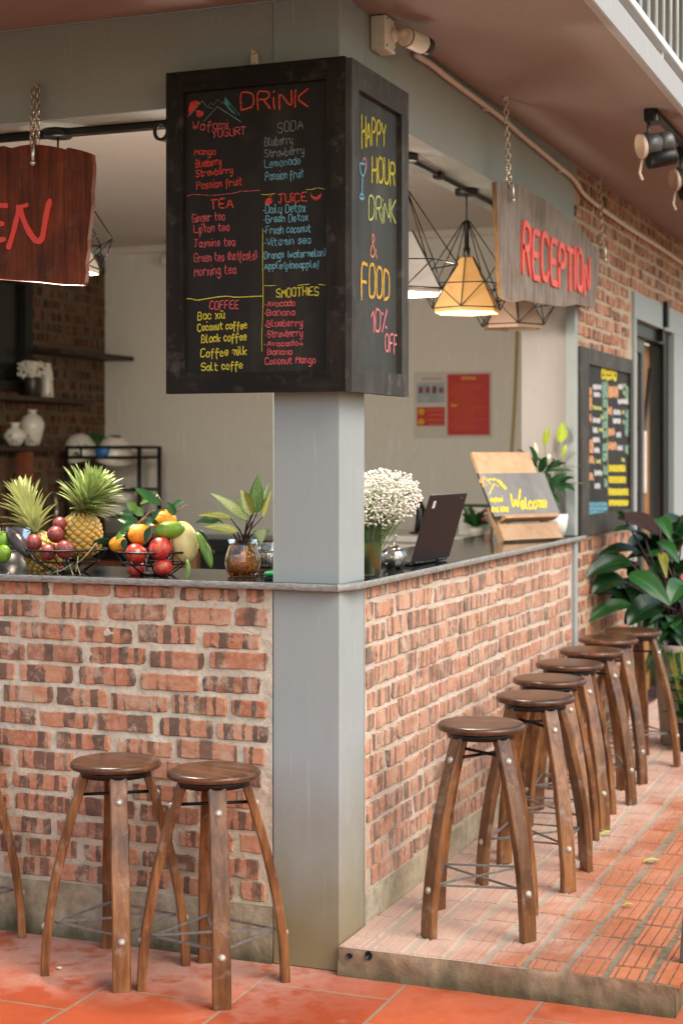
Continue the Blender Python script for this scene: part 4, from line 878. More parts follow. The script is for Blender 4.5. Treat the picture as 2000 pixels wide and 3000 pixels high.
m = MB(); m.lathe([(.0302,.003),(.0308,.004),(.0308,.010),(.0302,.011)], 28, M, cap=False); m.box((-.0315,-.004,.014),(-.029,.012,.046), M=M @ Matrix.Rotation(radians(55),4,'Z')); sub(m, 'band', 'cork', c)

pp = [(1215,158),(1262,186),(1310,226),(1370,270),(1430,314),(1480,353),(1530,398),(1590,448),(1640,490),(1672,515),(1690,537),(1706,566),(1740,595),(1800,640),(1860,680),(1940,730),(2010,780)]
ps = [at(x, y, 0, .016) for x, y in pp]; ps = chaikin(ps, 2)
m = MB(); m.tube(ps, .0105, 10)
cw = m.build('conduit_pipe', MT['pvc'], origin=ps[0]); tag(cw, 'pinkish plastic conduit pipe running along the top of the side beam', 'pipe')
for x, y in ((1418,312),(1637,494),(1688,538),(1835,664)):
    q = at(x, y, 0, .006); m = MB(); m.box((q.x-.006,q.y-.010,q.z-.016),(q.x+.016,q.y+.010,q.z+.004), ch=.002); m.build('clip', MT['pvc'], cw).location = -V(cw.location)

def spot(px, py, lab, turn=0):
    q = at(px, py, 2, ZS); s = thing('spotlight', lab, 'spotlight', q, 0, 'black spotlights under the balcony')
    m = MB(); m.box((-.022,-.05,-.052),(.022,.05,-.001), ch=.004); m.box((.020,-.02,-.045),(.0225,.02,-.012)); m.build('mount', MT['black_metal'], s)
    m = MB(); m.box((.0226,-.018,-.042),(.0236,.0,-.014)); m.build('switch', MT['rail_white'], s)
    ax = V((-.80,-.52,-.20)).normalized(); c0 = V((.005,.0,-.135)); M = Matrix.Translation(c0) @ axes(ax).to_4x4()
    m = MB(); m.tube([(-.012,0,-.05),(-.012,0,-.105)], .008, 8); m.box((-.028,-.022,-.120),(-.004,.022,-.088), ch=.003); m.build('bracket', MT['spot_grey'], s)
    m = MB(); m.lathe([(.020,-.085),(.034,-.080),(.040,-.07),(.040,-.030),(.037,-.028),(.037,-.022),(.044,-.020),(.046,.045),(.040,.046)], 28, M); m.build('barrel', MT['spot_grey'], s)
    m = MB(); m.lathe([(.046,.040),(.049,.042),(.049,.056),(.045,.058),(.043,.050),(.0001,.049)], 28, M); m.build('lens', MT['spot_rim'], s)
    m = MB(); M2 = M @ Matrix.Translation((-.0,.062,-.02)); m.lathe([(.030,-.06),(.034,-.05),(.034,.055),(.028,.056)], 24, M2); m.build('driver_box', MT['black_metal'], s)
    m = MB(); e = M @ V((.01,.048,.054)); m.tube([e, e+V((-.008,-.01,-.055)), e+V((.004,-.012,-.085))], .006, 6); m.build('tab', MT['spot_rim'], s)
spot(1908, 322, 'black and grey spotlight under the balcony, the whole lamp in view'); spot(2002, 432, 'spotlight under the balcony cut off by the right edge of the view')
m = MB(); q0, q1 = at(1912,316,2,ZS), at(1996,420,2,ZS); m.box((q0.x-.016,q0.y,ZS-.022),(q0.x+.016,4.4,ZS-.0005), ch=.002); tag(m.build('light_track', MT['black_metal'], origin=q0), 'black lighting track under the balcony carrying the spotlights', 'track')

def pendant(loc, lab, sh, watts, turn, drop=.127, group='cage pendant lamps over the bar'):
    p = thing('pendant_lamp', lab, 'lamp', loc, turn, group); z0 = -drop
    m = MB(); m.lathe([(.046,-.001),(.047,-.004),(.047,-.022),(.043,-.026),(.0001,-.027)], 28); m.build('canopy', MT['black_metal'], p)
    m = MB(); m.tube([(0,0,-.025),(0,0,z0+.002)], .0032, 6); m.build('cord', MT['black_metal'], p)
    m = MB(); m.lathe([(.004,z0+.002),(.013,z0-.002),(.0125,z0-.02),(.0095,z0-.03),(.0095,z0-.105),(.014,z0-.110),(.014,z0-.150),(.006,z0-.151)], 16); m.build('socket', MT['black_metal'], p)
    n = 6; R1, R2, R3, z1, z2 = .186, .145, .0135, z0-.262, z0-.354
    top = [V((R3*cos(2*pi*k/n), R3*sin(2*pi*k/n), z0-.004)) for k in range(n)]; mid = [V((R1*cos(2*pi*(k)/n), R1*sin(2*pi*(k)/n), z1)) for k in range(n)]; low = [V((R2*cos(2*pi*(k+.5)/n), R2*sin(2*pi*(k+.5)/n), z2)) for k in range(n)]
    m = MB(); r = .0024
    for k in range(n):
        m.tube([top[k], mid[k]], r, 5); m.tube([mid[k], mid[(k+1)%n]], r, 5); m.tube([low[k], low[(k+1)%n]], r, 5)
        m.tube([mid[k], low[k]], r, 5); m.tube([mid[(k+1)%n], low[k]], r, 5); m.tube([V((.030*cos(2*pi*(k+.5)/n), .030*sin(2*pi*(k+.5)/n), z0-.145)), low[k]], r, 5)
    m.build('cage', MT['black_metal'], p)
    vs = []; prof = ((.030,z0-.150),(.137,z2+.006),(.134,z2+.004),(.135,z2-.016))
    for (R, z) in prof[:2]+prof[3:]:
        for k in range(n): vs.append((R*cos(2*pi*(k+.5)/n), R*sin(2*pi*(k+.5)/n), z))
    m = MB()
    for i in range(2):
        for k in range(n): m.add([vs[i*n+k], vs[i*n+(k+1)%n], vs[(i+1)*n+(k+1)%n], vs[(i+1)*n+k]], [(0,1,2,3)])
    m.build('lamp_shade', MT[sh], p)
    if watts:
        ld = bpy.data.lights.new('bulb_light', 'POINT'); ld.energy = watts; ld.color = (1.0, .88, .72); ld.shadow_soft_size = .10
        lo = bpy.data.objects.new('bulb_light', ld); COL.objects.link(lo); lo.parent = p; lo.location = (0,0,z2-.085)
        m = MB(); m.ball((0,0,z2+.06), (.024,.024,.03), 12, 8); m.build('bulb', MT['bulb_glow'], p)
a = NM('bulb_glow'); a.set(Emission_Color=(1,.62,.28,1), Emission_Strength=12.0, Base_Color=(.9,.8,.6,1)); MT['bulb_glow'] = a.m
pendant((-1.052,.153+.0,ZB), 'caged pendant lamp mostly hidden behind the open sign', 'shade_white', 48, radians(12), .098)
pendant((-.135,.97,ZB), 'caged pendant lamp with a white shade half hidden by the chalkboard', 'shade_white', 22, radians(20))
pendant((-.150,1.76,ZB), 'lit caged pendant lamp with an orange glowing shade', 'shade_warm', 11, radians(8))
pendant((-.135,2.40,ZB), 'unlit caged pendant lamp with a dull shade below the reception sign', 'shade_plain', 0, radians(24), .145)
m = MB(); a, b = V((-.128,.50,ZB)), V((-.142,2.6,ZB)); m.tube([a-UP*.012, b-UP*.012], .0095, 6)
for y in (1.33, 2.13): m.box((-.152,y,ZB-.026),(-.118,y+.05,ZB-.001), ch=.003)
tag(m.build('light_track', MT['black_metal'], origin=a), 'black lighting track under the side beam carrying three pendants', 'track')
m = MB(); m.box((-2.6,.135,ZB-.026),(-.23,.160,ZB-.001), ch=.003); tag(m.build('light_track', MT['black_metal'], origin=(-1,.15,ZB)), 'black lighting track under the front beam behind the open sign', 'track')
# ---------------------------------------------------------------- fruit baskets
def wire_basket(c, lab, R=.122):
    b = thing('fruit_basket', lab, 'basket', c, rnd(0,1), 'black wire fruit baskets'); r = .0027
    for nm, (R_, z_) in (('rim',(R,.074)),('middle_ring',(R*.80,.036)),('foot_ring',(R*.45,.003))):
        m = MB(); m.tube([(R_*cos(a), R_*sin(a), z_) for a in [k*2*pi/36 for k in range(36)]], r*(1.2 if nm == 'rim' else 1), 6, True); m.build(nm, MT['black_metal'], b)
    m = MB()
    for k in range(9):
        a = k*2*pi/9; m.tube([(R*cos(a), R*sin(a), .074), (R*.80*cos(a+.16), R*.80*sin(a+.16), .036), (R*.45*cos(a+.3), R*.45*sin(a+.3), .003)], r, 5)
        m.tube([(R*.45*cos(a+.3), R*.45*sin(a+.3), .003), (0,0,.003)], r, 5)
    m.build('ribs', MT['black_metal'], b); return b
YB = .125
bx = lambda px: at(px, 1640, 1, YB).x
wire_basket((bx(452),YB,ZT), 'black wire basket of apples, oranges and a pale melon', .125); wire_basket((bx(196),YB,ZT), 'black wire basket holding two pineapples and passion fruit', .130); wire_basket((bx(-72),YB,ZT), 'wire basket of green mangoes cut off by the left edge', .120)
FP = lambda px, py, y: at(px, py, 1, y)
def ball_fruit(name, lab, px, py, rpx, y, mat, cat=None, fn=None, M=None, stretch=(1,1,1), group=None, stem=True):
    c = FP(px, py, y); r = rpx/ppm(c); t = thing(name, lab, cat or name.replace('_',' '), c, 0, group)
    m = MB(); m.ball((0,0,0), (r*stretch[0], r*stretch[1], r*stretch[2]), 24, 16, M, fn); m.build('flesh', MT[mat], t)
    return t, r
def applefn(d): return 1 - .16*max(0, d.z)**6 - .10*max(0, -d.z)**5 + .03*cos(5*math.atan2(d.y, d.x))*max(0,-d.z)
for (px, py, r, y, tx, ty, lab) in ((400,1622,33,.045,-.5,.3,'red apple with a white sticker at the front of the fruit basket'),(470,1606,35,.050,.95,-.1,'red apple facing its blossom end out beside the green mango'),(398,1664,27,.075,.4,.2,'red apple low in the basket behind the wires on the left'),(478,1662,29,.060,-.3,-.2,'red apple low in the basket below the others on the right')):
    M = Matrix.Rotation(tx, 4, 'X') @ Matrix.Rotation(ty, 4, 'Y'); t, q = ball_fruit('apple', lab, px, py, r, y, 'apple', 'apple', applefn, M, (1,1,.93), 'red apples in the fruit basket')
    m = MB(); z = M @ V((0,0,q*.78)); m.tube([z, z + M @ V((.002,.001,q*.28))], .0014, 5); m.build('stem', MT['twig'], t)
    if 'sticker' in lab:
        m = MB(); nn = V((.55,-.80,.22)).normalized(); M3 = Matrix.Translation(nn*(q*.985)) @ axes(nn, (0,0,1)).to_4x4(); m.box((-.007,-.0055,-.001),(.007,.0055,.0012), M=M3, ch=.0005); m.build('sticker', MT['paper'], t)
for (px, py, r, y, lab) in ((346,1594,27,.085,'small orange at the left rim of the fruit basket'),(409,1565,35,.085,'orange with a green leaf lying on it above the red apples'),(481,1525,37,.150,'topmost orange of the fruit basket, with twigs')):
    t, q = ball_fruit('orange', lab, px, py, r, y, 'orange', 'orange', lambda d: 1-.07*max(0,d.z)**4+.012*sin(7*math.atan2(d.y,d.x))*max(0,d.z)**2, Matrix.Rotation(.25,4,'X'), (1,1,.90), 'oranges in the fruit basket')
    m = MB(); m.lathe([(.004,q*.80),(.0035,q*.85),(.0001,q*.86)], 8, Matrix.Rotation(.25,4,'X')); m.build('stem', MT['stem_green'], t)
t, q = ball_fruit('mango', 'smooth green mango lying on the red apples', 492, 1553, 46, .075, 'mango', 'mango', lambda d: 1+.10*d.x, Matrix.Rotation(-.14,4,'Y') @ Matrix.Rotation(.3,4,'Z'), (1,.55,.56), 'green mangoes')
m = MB(); m.tube([(-q*.86,-q*.25,-q*.02),(-q*.93,-q*.28,0)], .0022, 6); m.build('stem', MT['twig'], t)
t, q = ball_fruit('melon', 'large pale yellow melon standing at the right of the basket', 541, 1592, 42, .125, 'melon', 'melon', lambda d: 1+.035*cos(6*math.atan2(d.y,d.x)) - .10*max(0,d.z)**3*0 - .12*max(0,-d.z), Matrix.Rotation(-.20,4,'Y'), (1,1,1.52))
m = MB(); M = Matrix.Rotation(-.20,4,'Y'); m.tube([M @ V((0,0,-q*1.30)), M @ V((.003,0,-q*1.45))], .003, 6); m.build('stem', MT['twig'], t)
for (a, b, r, y, lab) in (((578,1560),(618,1664),15,.115,'long green pod hanging over the right rim of the basket'),((548,1640),(545,1700),7,.03,'thin green stalk hanging down beside the basket')):
    A, B = FP(*a, y), FP(*b, y-.02); m = MB(); pts = [A.lerp(B, k/10) + V((.006*sin(pi*k/10),0,0)) for k in range(11)]; R = r/ppm(A); m.tube(pts, [max(.001, R*sin(pi*min(.97,(k+.6)/11))**.6) for k in range(11)], 12)
    tag(m.build('green_pod', MT['pod'], origin=A), lab, 'vegetable')
# leaves and twigs tucked among the oranges
cl = thing('leafy_twig', 'leafy orange twig lying over the top of the fruit basket', 'twig', FP(440,1540,.10))
LV = [((470,1480),(395,1430),15,.14,'leaf_mid'),((462,1450),(410,1478),12,.15,'leaf_bright'),((512,1510),(488,1472),13,.14,'leaf_mid'),((505,1490),(537,1468),12,.14,'leaf_mid'),((440,1535),(472,1493),17,.07,'leaf_dark'),((425,1535),(465,1535),13,.07,'leaf_mid'),((440,1545),(425,1595),12,.045,'leaf_dark'),((410,1540),(345,1520),16,.10,'leaf_mid'),((395,1535),(352,1560),15,.08,'leaf_mid'),((370,1560),(338,1585),13,.07,'leaf_bright'),((360,1580),(372,1620),11,.055,'leaf_dark'),((400,1500),(370,1470),14,.12,'leaf_bright'),((390,1515),(352,1500),14,.11,'leaf_mid'),((420,1510),(385,1490),14,.13,'leaf_bright'),((580,1555),(612,1600),9,.12,'leaf_dark'),((575,1560),(600,1575),10,.13,'leaf_mid'),((340,1590),(270,1590),13,.13,'leaf_dark')]
for i, (a, b, w_, y, mt) in enumerate(LV):
    A, B = FP(*a, y), FP(*b, y-.015); m = MB(); m.leaf(A, B, w_/ppm(A), (0,-.004,.008), V((rnd(-.3,.3),-.75,.55)), .2); o = m.build('leaf', MT[mt], cl); o.location = -V(cl.location)
m = MB()
for a, b, y in (((395,1540),(440,1500),.10),((440,1500),(480,1495),.12),((480,1497),(460,1447),.14),((500,1512),(548,1480),.14),((400,1538),(430,1515),.09),((575,1560),(620,1612),.12),((620,1612),(628,1622),.12)): m.tube([FP(*a,y), FP((a[0]+b[0])/2+2,(a[1]+b[1])/2-3,y), FP(*b,y)], .0022, 5)
sub(m, 'twig', 'twig', cl)
# pineapples
def pineapple(lab, bc, axis, L, R, crown, ncr, spread, clen, y, mat, seed):
    rs = random.Random(seed); c = FP(*bc, y); ax = V(axis).normalized(); A = axes(ax); p = thing('pineapple', lab, 'pineapple', c, 0, 'pineapples in the basket')
    M = A.to_4x4(); m = MB(); rows, n = 12, 13; rad = lambda t: R*max(.18, (1-abs(2*t-1)**2.6))**.5
    m.lathe([(rad(i/14)*.955, (i/14-.5)*L) for i in range(15)], 20, M, mi=1)
    for i in range(rows):
        t0 = (i+.5)/rows
        for k in range(n):
            g = 2*pi*(k+.5*(i % 2))/n; dg = pi/n*.98; dt = .88/rows; tone = min(1, max(0, t0*.8+rs.uniform(-.25,.3))); P = lambda t, a, k_: V((rad(min(1,max(0,t)))*k_*cos(a), rad(min(1,max(0,t)))*k_*sin(a), (min(1,max(0,t))-.5)*L))
            q = [P(t0-dt,g,.99), P(t0,g+dg,.99), P(t0+dt,g,.99), P(t0,g-dg,.99)]; q2 = [P(t0-dt*.45,g,1.06), P(t0,g+dg*.5,1.06), P(t0+dt*.45,g,1.06), P(t0,g-dg*.5,1.06)]; tip = P(t0+dt*.15,g,1.10)
            vs = [M @ v for v in q+q2+[tip]]
            m.add(vs, [(0,1,5,4),(1,2,6,5),(2,3,7,6),(3,0,4,7),(4,5,8),(5,6,8),(6,7,8),(7,4,8)], True, 0, tone, [(.0,0)]*4+[(.7,0)]*4+[(1,0)])
    m.build('body', [MT['pineapple_skin'], MT['pineapple_gap']], p)
    m = MB(); top = FP(*crown, y)-c; base = ax*(L*.47); cd_ = (top-base); CL = cd_.length; cd_.normalize(); Rc = axes(cd_); m2 = MB()
    for i in range(ncr):
        f = i/ncr; g = i*2.39996; h = CL*(.02+.50*f); o = base + cd_*h; er = Rc @ V((cos(g), sin(g), 0)); ln = clen*(.40+.75*sin(pi*min(1,.16+.72*f)))*rs.uniform(.85,1.12); lean = spread*(1-.80*f)+rs.uniform(-.20,.20)
        d = (cd_*cos(lean)+er*sin(lean)).normalized(); e = o + d*ln + er*ln*.16*(1-f) - UP*ln*.10*(1-f)
        m.leaf(o+er*.007, e, R*rs.uniform(.14,.23), d*0+cd_*(ln*.12), (er*-1+cd_*.9), .55, 8, 1, lambda t: (1-t)**.75*(.75+.5*t))
    m.build('crown', MT[mat], p)
pineapple('pineapple on the left with a tall pale yellow crown', (124,1622), (-.10,-.35,.93), .150, .058, (46,1372), 96, .95, .110, .165, 'crown_left', 3)
pineapple('upright pineapple with a wide green spreading crown', (238,1568), (.02,-.12,.99), .155, .066, (288,1385), 125, 1.15, .116, .150, 'crown_right', 8)
for (px, py, r, y, lab) in ((99,1590,24,.045,'dark purple passion fruit at the left rim of the pineapple basket'),(163,1566,25,.060,'red purple passion fruit above the others, in front of a pineapple'),(175,1536,21,.085,'reddish passion fruit tucked highest behind the others'),(189,1611,27,.040,'pale wrinkled passion fruit right of the others'),(141,1618,24,.030,'wrinkled passion fruit lowest in the middle behind the wire')):
    t, q = ball_fruit('passion_fruit', lab, px, py, r, y, 'passion', 'passion fruit', lambda d: 1+.012*sin(9*d.x+5*d.z), Matrix.Rotation(px*.7,4,'X'), (1,1,1.04), 'passion fruit in the pineapple basket')
    m = MB(); m.lathe([(.0035,q*1.0),(.003,q*1.05),(.0001,q*1.06)], 7, Matrix.Rotation(px*.7,4,'X')); m.build('stem', MT['twig'], t)
A, B = FP(28,1552,.10), FP(86,1632,.07); m = MB(); R = 21/ppm(A); pts = [A.lerp(B,k/12) for k in range(13)]; m.tube(pts, [R*max(.12, sin(pi*min(.98,(k+.7)/13.4))**.5)*(.8+.35*(1-k/12)) for k in range(13)], 16); tag(m.build('eggplant', MT['eggplant'], origin=A), 'shiny dark eggplant leaning at the left end of the pineapple basket', 'eggplant')
for (px, py, r, y, lab) in ((0,1586,28,.09,'green mango at the far left edge of the view'),(-60,1600,34,.10,'green mango in the basket past the left edge'),(8,1622,24,.06,'dull green mango low in the leftmost basket')): ball_fruit('mango', lab, px, py, r, y, 'mango', 'mango', lambda d: 1+.08*d.x, Matrix.Rotation(.5,4,'Y'), (1,.8,1.15), 'green mangoes')
st = thing('dry_stalks', 'dry pale grass stalks trailing under the pineapple basket', 'stalks', FP(200,1670,.03)); m = MB()
for a, b in (((150,1672),(102,1692)),((215,1650),(140,1682)),((225,1655),(245,1700)),((170,1650),(168,1690)),((200,1640),(215,1685)),((283,1590),(215,1660)),((230,1620),(222,1675))): m.tube([FP(*a,.05), FP((a[0]+b[0])/2,(a[1]+b[1])/2+6,.03), FP(b[0],b[1],.02)], .0017, 5)
sub(m, 'stalk', 'straw', st); m = MB(); m.ball(FP(180,1662,.03), (.008,.005,.005), 10, 6); sub(m, 'ribbon', 'red_petal', st)

# ---------------------------------------------------------------- jar of cuttings
JD = 4.965; jb = at(706,1688,2,ZT); jar = thing('glass_jar', 'small fluted glass jar of amber water and roots with a variegated cutting', 'jar', (jb.x, jb.y+.012, ZT))
K = 1/ppm(jar.location); prof = [(.040,.001),(.044,.004),(.053,.022),(.0565,.040),(.0555,.055),(.050,.075),(.044,.093),(.0415,.102),(.045,.107),(.047,.113)]
m = MB(); m.lathe(prof, 40, cap=False, rad=lambda g, z: 1+(.020*abs(sin(4*g)) if z > .01 and z < .1 else (.012*sin(24*g) if z > .1 else 0))); m.lathe([(.041,.002),(.0001,.002)], 40, cap=False); m.build('jar_body', MT['glass'], jar)
m = MB(); m.lathe([(.0001,.004),(.042,.005),(.0525,.024),(.0555,.040),(.0548,.050),(.053,.060),(.0001,.0602)], 32, cap=False); m.build('water', MT['water'], jar)
m = MB(); rs = random.Random(5)
for k in range(46):
    a, r0 = rs.uniform(0,2*pi), rs.uniform(.004,.044); z0 = rs.uniform(.008,.058); pts = [V((rs.uniform(-.01,.01)+.012,rs.uniform(-.01,.01),.075))] if k < 8 else [V((r0*cos(a), r0*sin(a), z0))]
    for q in range(5):
        p = pts[-1] + V((rs.uniform(-.02,.02), rs.uniform(-.02,.02), rs.uniform(-.016,.010))); rr = math.hypot(p.x,p.y); 
        if rr > .047: p.x *= .047/rr; p.y *= .047/rr
        p.z = min(.062, max(.007, p.z)); pts.append(p)
    m.tube(chaikin(pts,1), rs.uniform(.0014,.0034), 6)
m.tube([(.012,0,.012),(.016,-.008,.05),(.012,-.004,.095)], .006, 8); m.build('roots', MT['jar_roots'], jar)
pl_ = thing('cutting_plant', 'variegated green and cream leaves growing from the glass jar', 'plant', (jar.location.x, jar.location.y, ZT+.1)); AD = [((724,1522),(617,1445),17,'aglao_pale',0),((736,1508),(705,1435),20,'aglao_pale',-.02),((741,1506),(716,1437),13,'aglao_gold',-.022),((752,1501),(756,1389),21,'aglao_green',.02),((753,1506),(787,1417),12,'aglao_green',.03),((769,1514),(796,1436),13,'aglao_gold',.0),((674,1517),(580,1510),11,'aglao_gold',-.03),((642,1523),(572,1532),13,'leaf_mid',.02),((695,1558),(598,1544),14,'aglao_gold',-.03),((766,1551),(765,1594),21,'aglao_pale',-.03)]
m2 = MB()
for (a, b, w_, mt, dd) in AD:
    A, B = dep(*a, JD+dd), dep(*b, JD+dd-.02); m = MB(); hd = (A-B).normalized(); m.leaf(A, B, 1.35*w_/ppm(A), V((0,0,.010)), V((.35*rnd(-1,1),-.8,.5)), .22, 10, 2, lambda t: sin(pi*min(1,t*.95+.03)**.72)**.9*(1-.35*t), .05)
    o = m.build('leaf', MT[mt], pl_); o.location = -V(pl_.location)
    base = V((jar.location.x+rnd(-.012,.02), jar.location.y+rnd(-.01,.01), ZT+.085)); m2.tube([base, base.lerp(A,.5)+V((0,0,.012)), A], [.0032,.0026,.0020], 6)
sub(m2, 'stem', 'stem_dark', pl_)
jb2 = at(772,1668,2,ZT); j2 = thing('glass_jar', 'second glass jar half hidden behind the column', 'jar', jb2)
m = MB(); m.lathe([(.030,.001),(.040,.02),(.042,.05),(.036,.062),(.040,.068),(.041,.088)], 28, cap=False, rad=lambda g,z: 1+.02*abs(sin(5*g))); m.build('jar_body', MT['cut_glass'], j2)
m = MB(); m.lathe([(.0001,.003),(.036,.004),(.039,.05),(.0001,.052)], 20, cap=False); m.build('contents', MT['black_plastic'], j2)
q = at(784,1700,2,ZT); b = thing('small_box', 'small black box with a bright green lid beside the column', 'box', q); m = MB(); m.box((-.014,.0,.0005),(.06,.05,.012), ch=.002); m.build('box_body', MT['black_plastic'], b); m = MB(); m.box((-.014,.0,.0122),(.06,.05,.026), ch=.005); m.build('lid', MT['green_plastic'], b)

# ---------------------------------------------------------------- flower vase, glass pumpkin, laptop, welcome sign, lily
vb = at(1079,1686,2,ZT); vs_ = thing('flower_vase', 'tall glass vase of green water beside the column', 'vase', vb); VD = (vb-CAM).dot(FW)
m = MB(); m.lathe([(.036,.001),(.040,.006),(.0415,.16),(.0425,.172)], 32, cap=False); m.lathe([(.037,.0015),(.0001,.0016)], 32, cap=False); m.build('vase_body', MT['glass'], vs_)
m = MB(); m.lathe([(.0001,.004),(.038,.005),(.0395,.105),(.0001,.106)], 28, cap=False); m.build('water', MT['water_green'], vs_)
fl = thing('baby_breath', 'round bunch of tiny white gypsophila flowers in the vase', 'flowers', vb+UP*.17); rs = random.Random(12); m = MB(); cc = dep(1116,1460,VD)-fl.location; ms = MB(); PTS = []
for k in range(1700):
    while True:
        d = V((rs.uniform(-1,1), rs.uniform(-1,1), rs.uniform(-1,1)))
        if .35 < d.length < 1.0: break
    d = d*(1+.10*noise.noise(d*3.1)); p = cc + V((d.x*.118, d.y*.118, d.z*.094 + .010*d.x)); p += RT*(.012*max(0,d.dot(RT))); PTS.append(p)
    r = rs.uniform(.0030,.0056); m.ball(p, (r, r, r*.8), 6, 4, fn=lambda q: 1+rs.uniform(-.22,.22))
m.build('blossom', MT['white_petal'], fl)
for p in PTS[::7]:
    b = V((rs.uniform(-.018,.018), rs.uniform(-.018,.018), rs.uniform(-.14,-.02))); ms.tube([b, b.lerp(p,.55)+V((0,0,.012)), p], [.0010,.0008,.0005], 4, cap=False)
for k in range(60):
    a = rs.uniform(0,2*pi); r = rs.uniform(.005,.036); ms.tube([(r*cos(a), r*sin(a), -.163),(r*.8*cos(a+.3), r*.8*sin(a+.3), 0)], .0018, 5)
ms.build('stem', MT['leaf_bright'], fl)
pb = at(1153,1667,2,ZT); pk = thing('glass_jar', 'clear glass pumpkin shaped jar between the vase and the laptop', 'jar', pb)
m = MB(); m.lathe([(.0001,.002),(.024,.001),(.037,.012),(.0445,.032),(.044,.048),(.037,.062),(.024,.070),(.012,.072)], 48, cap=False, rad=lambda g, z: 1-.055*abs(cos(4*g))**6); m.lathe([(.0001,.006),(.022,.005),(.034,.014),(.0405,.032),(.040,.046),(.0001,.046)], 40, cap=False); m.build('jar_body', MT['cut_glass'], pk)
m = MB(); m.lathe([(.022,.071),(.014,.078),(.009,.083),(.006,.088)], 20, cap=False); m.tube([(0,0,.082),(.001,0,.096),(.006,0,.108),(.012,0,.112)], [.006,.0055,.005,.0035], 10); m.build('lid', MT['cut_glass'], pk)
m = MB(); m.lathe([(.0001,.008),(.030,.010),(.038,.030),(.030,.042),(.0001,.044)], 12, rad=lambda g, z: 1+.06*sin(5*g), cap=False); m.build('sweets', MT['terracotta'], pk)

bl, br = at(1207,1660,2,ZT), at(1315,1642,2,ZT); ex = (br-bl); LW = ex.length; ex.normalize(); nx_ = V((ex.y,-ex.x,0)); th = radians(17); eu = (UP*cos(th)+nx_*sin(th)); en = eu.cross(ex)*-1
if en.dot(nx_) < 0: en = -en
lp = thing('laptop', 'dark laptop standing open with the back of its lid to the viewer', 'laptop', bl.lerp(br,.5))
def frame(o, x, y, z): return Matrix(((x.x,y.x,z.x,o.x),(x.y,y.y,z.y,o.y),(x.z,y.z,z.z,o.z),(0,0,0,1)))
ML = frame(bl-lp.location+UP*.010, ex, eu, en)
m = MB(); m.box((0,.002,-.008),(LW,.243,0), M=ML, ch=.0022); m.build('lid', MT['laptop_black'], lp)
m = MB(); m.box((.035,.196,.0002),(.058,.222,.0008), M=ML); m.build('sticker', MT['paper'], lp)
m = MB(); m.box((.285,.224,.0002),(.305,.230,.0008), M=ML); m.build('badge', MT['spot_grey'], lp)
MK = frame(bl-lp.location, ex, -nx_, UP)
m = MB(); m.box((0,.006,.003),(LW,.245,.0165), M=MK, ch=.003); m.build('keyboard_base', MT['black_plastic'], lp)
m = MB(); m.tube([MK @ V((.03,.004,.010)), MK @ V((.10,.004,.010))], .006, 8); m.tube([MK @ V((LW-.10,.004,.010)), MK @ V((LW-.03,.004,.010))], .006, 8); m.build('hinge', MT['black_plastic'], lp)

sl, sr = at(1471,1590,2,ZT), at(1642,1581,2,ZT); ex = (sr-sl); SL = ex.length; ex.normalize(); nx_ = V((ex.y,-ex.x,0)); th = radians(27.5); eu = UP*cos(th)-nx_*sin(th); en = nx_*cos(th)+UP*sin(th)
ws = thing('welcome_sign', 'wooden easel sign with a grey slate chalked Welcome on the counter end', 'sign', sl); MW = frame(sl, ex, eu, en)
def wbox(name, mt, lo, hi, ch=.002): m = MB(); m.box(lo, hi, M=MW, ch=ch); return sub(m, name, mt, ws)
wbox('lower_plank', 'pine', (0,.001,-.002),(SL,.080,.018)); wbox('upper_plank', 'pine', (.002,.300,-.002),(SL-.006,.432,.018)); wbox('ledge', 'pine', (.030,.094,.0005),(SL-.005,.112,.045))
wbox('slate', 'welcome_slate', (-.018,.1125,.0185),(SL+.030,.322,.0265), .001); wbox('slate_edge', 'black_plastic', (-.022,.1125,.0180),(-.0182,.323,.0268), .0005)
m = MB(); m.box((.02,.02,-.016),(.06,.43,-.0025), M=MW); m.box((SL-.07,.02,-.016),(SL-.03,.43,-.0025), M=MW); m.box((0,.0,-.02),(.006,.16,-.0205+.018), M=MW); sub(m, 'back_strut', 'pine', ws)
m = MB(); a = MW @ V((SL/2,.40,-.016)); b = V((a.x,a.y,ZT+.002))-nx_*.05; m.tube([a,b], .008, 6); sub(m, 'prop', 'pine', ws)
P0 = MW @ V((0,0,.0266))
def WP(px, py): r = ray(px, py); return CAM + r*((P0-CAM).dot(en)/r.dot(en))
WZ = lambda x, y: (1380+x/5.6, 1320+y/5.6); C = {k: MB() for k in ('yellow','salmon')}
text(C['yellow'], WP, en, 'W', WZ(650,1000), WZ(800,985), 48, .011, 60, lift=.0008); text(C['yellow'], WP, en, 'elcome', WZ(812,962), WZ(1225,940), 33, .0095, 33, lift=.0008, gap=.9)
text(C['yellow'], WP, en, 'Wafami', WZ(300,850), WZ(505,828), 13, .006, 13, lift=.0008); text(C['yellow'], WP, en, 'Est.2018', WZ(335,1005), WZ(605,1000), 13, .0065, 13, lift=.0008)
for pl in (((185,590),(200,430),(320,550)),((230,460),(280,490),(330,462),(350,485),(395,465),(420,500)),((290,720),(370,550),(440,590)),((395,480),(470,500),(575,620),(560,645),(440,520)),((420,500),(500,560),(560,640))): line(C['yellow'], WP, en, [WZ(*p) for p in pl], .0075, 0, .0008)
blob(C['salmon'], WP, en, [WZ(*p) for p in ((125,500),(140,455),(185,440),(178,520),(150,540))], .0008); blob(C['salmon'], WP, en, [WZ(*p) for p in ((190,530),(245,545),(255,580),(215,590))], .0008)
for k, m in C.items(): sub(m, 'chalk_writing', 'chalk_'+k, ws)

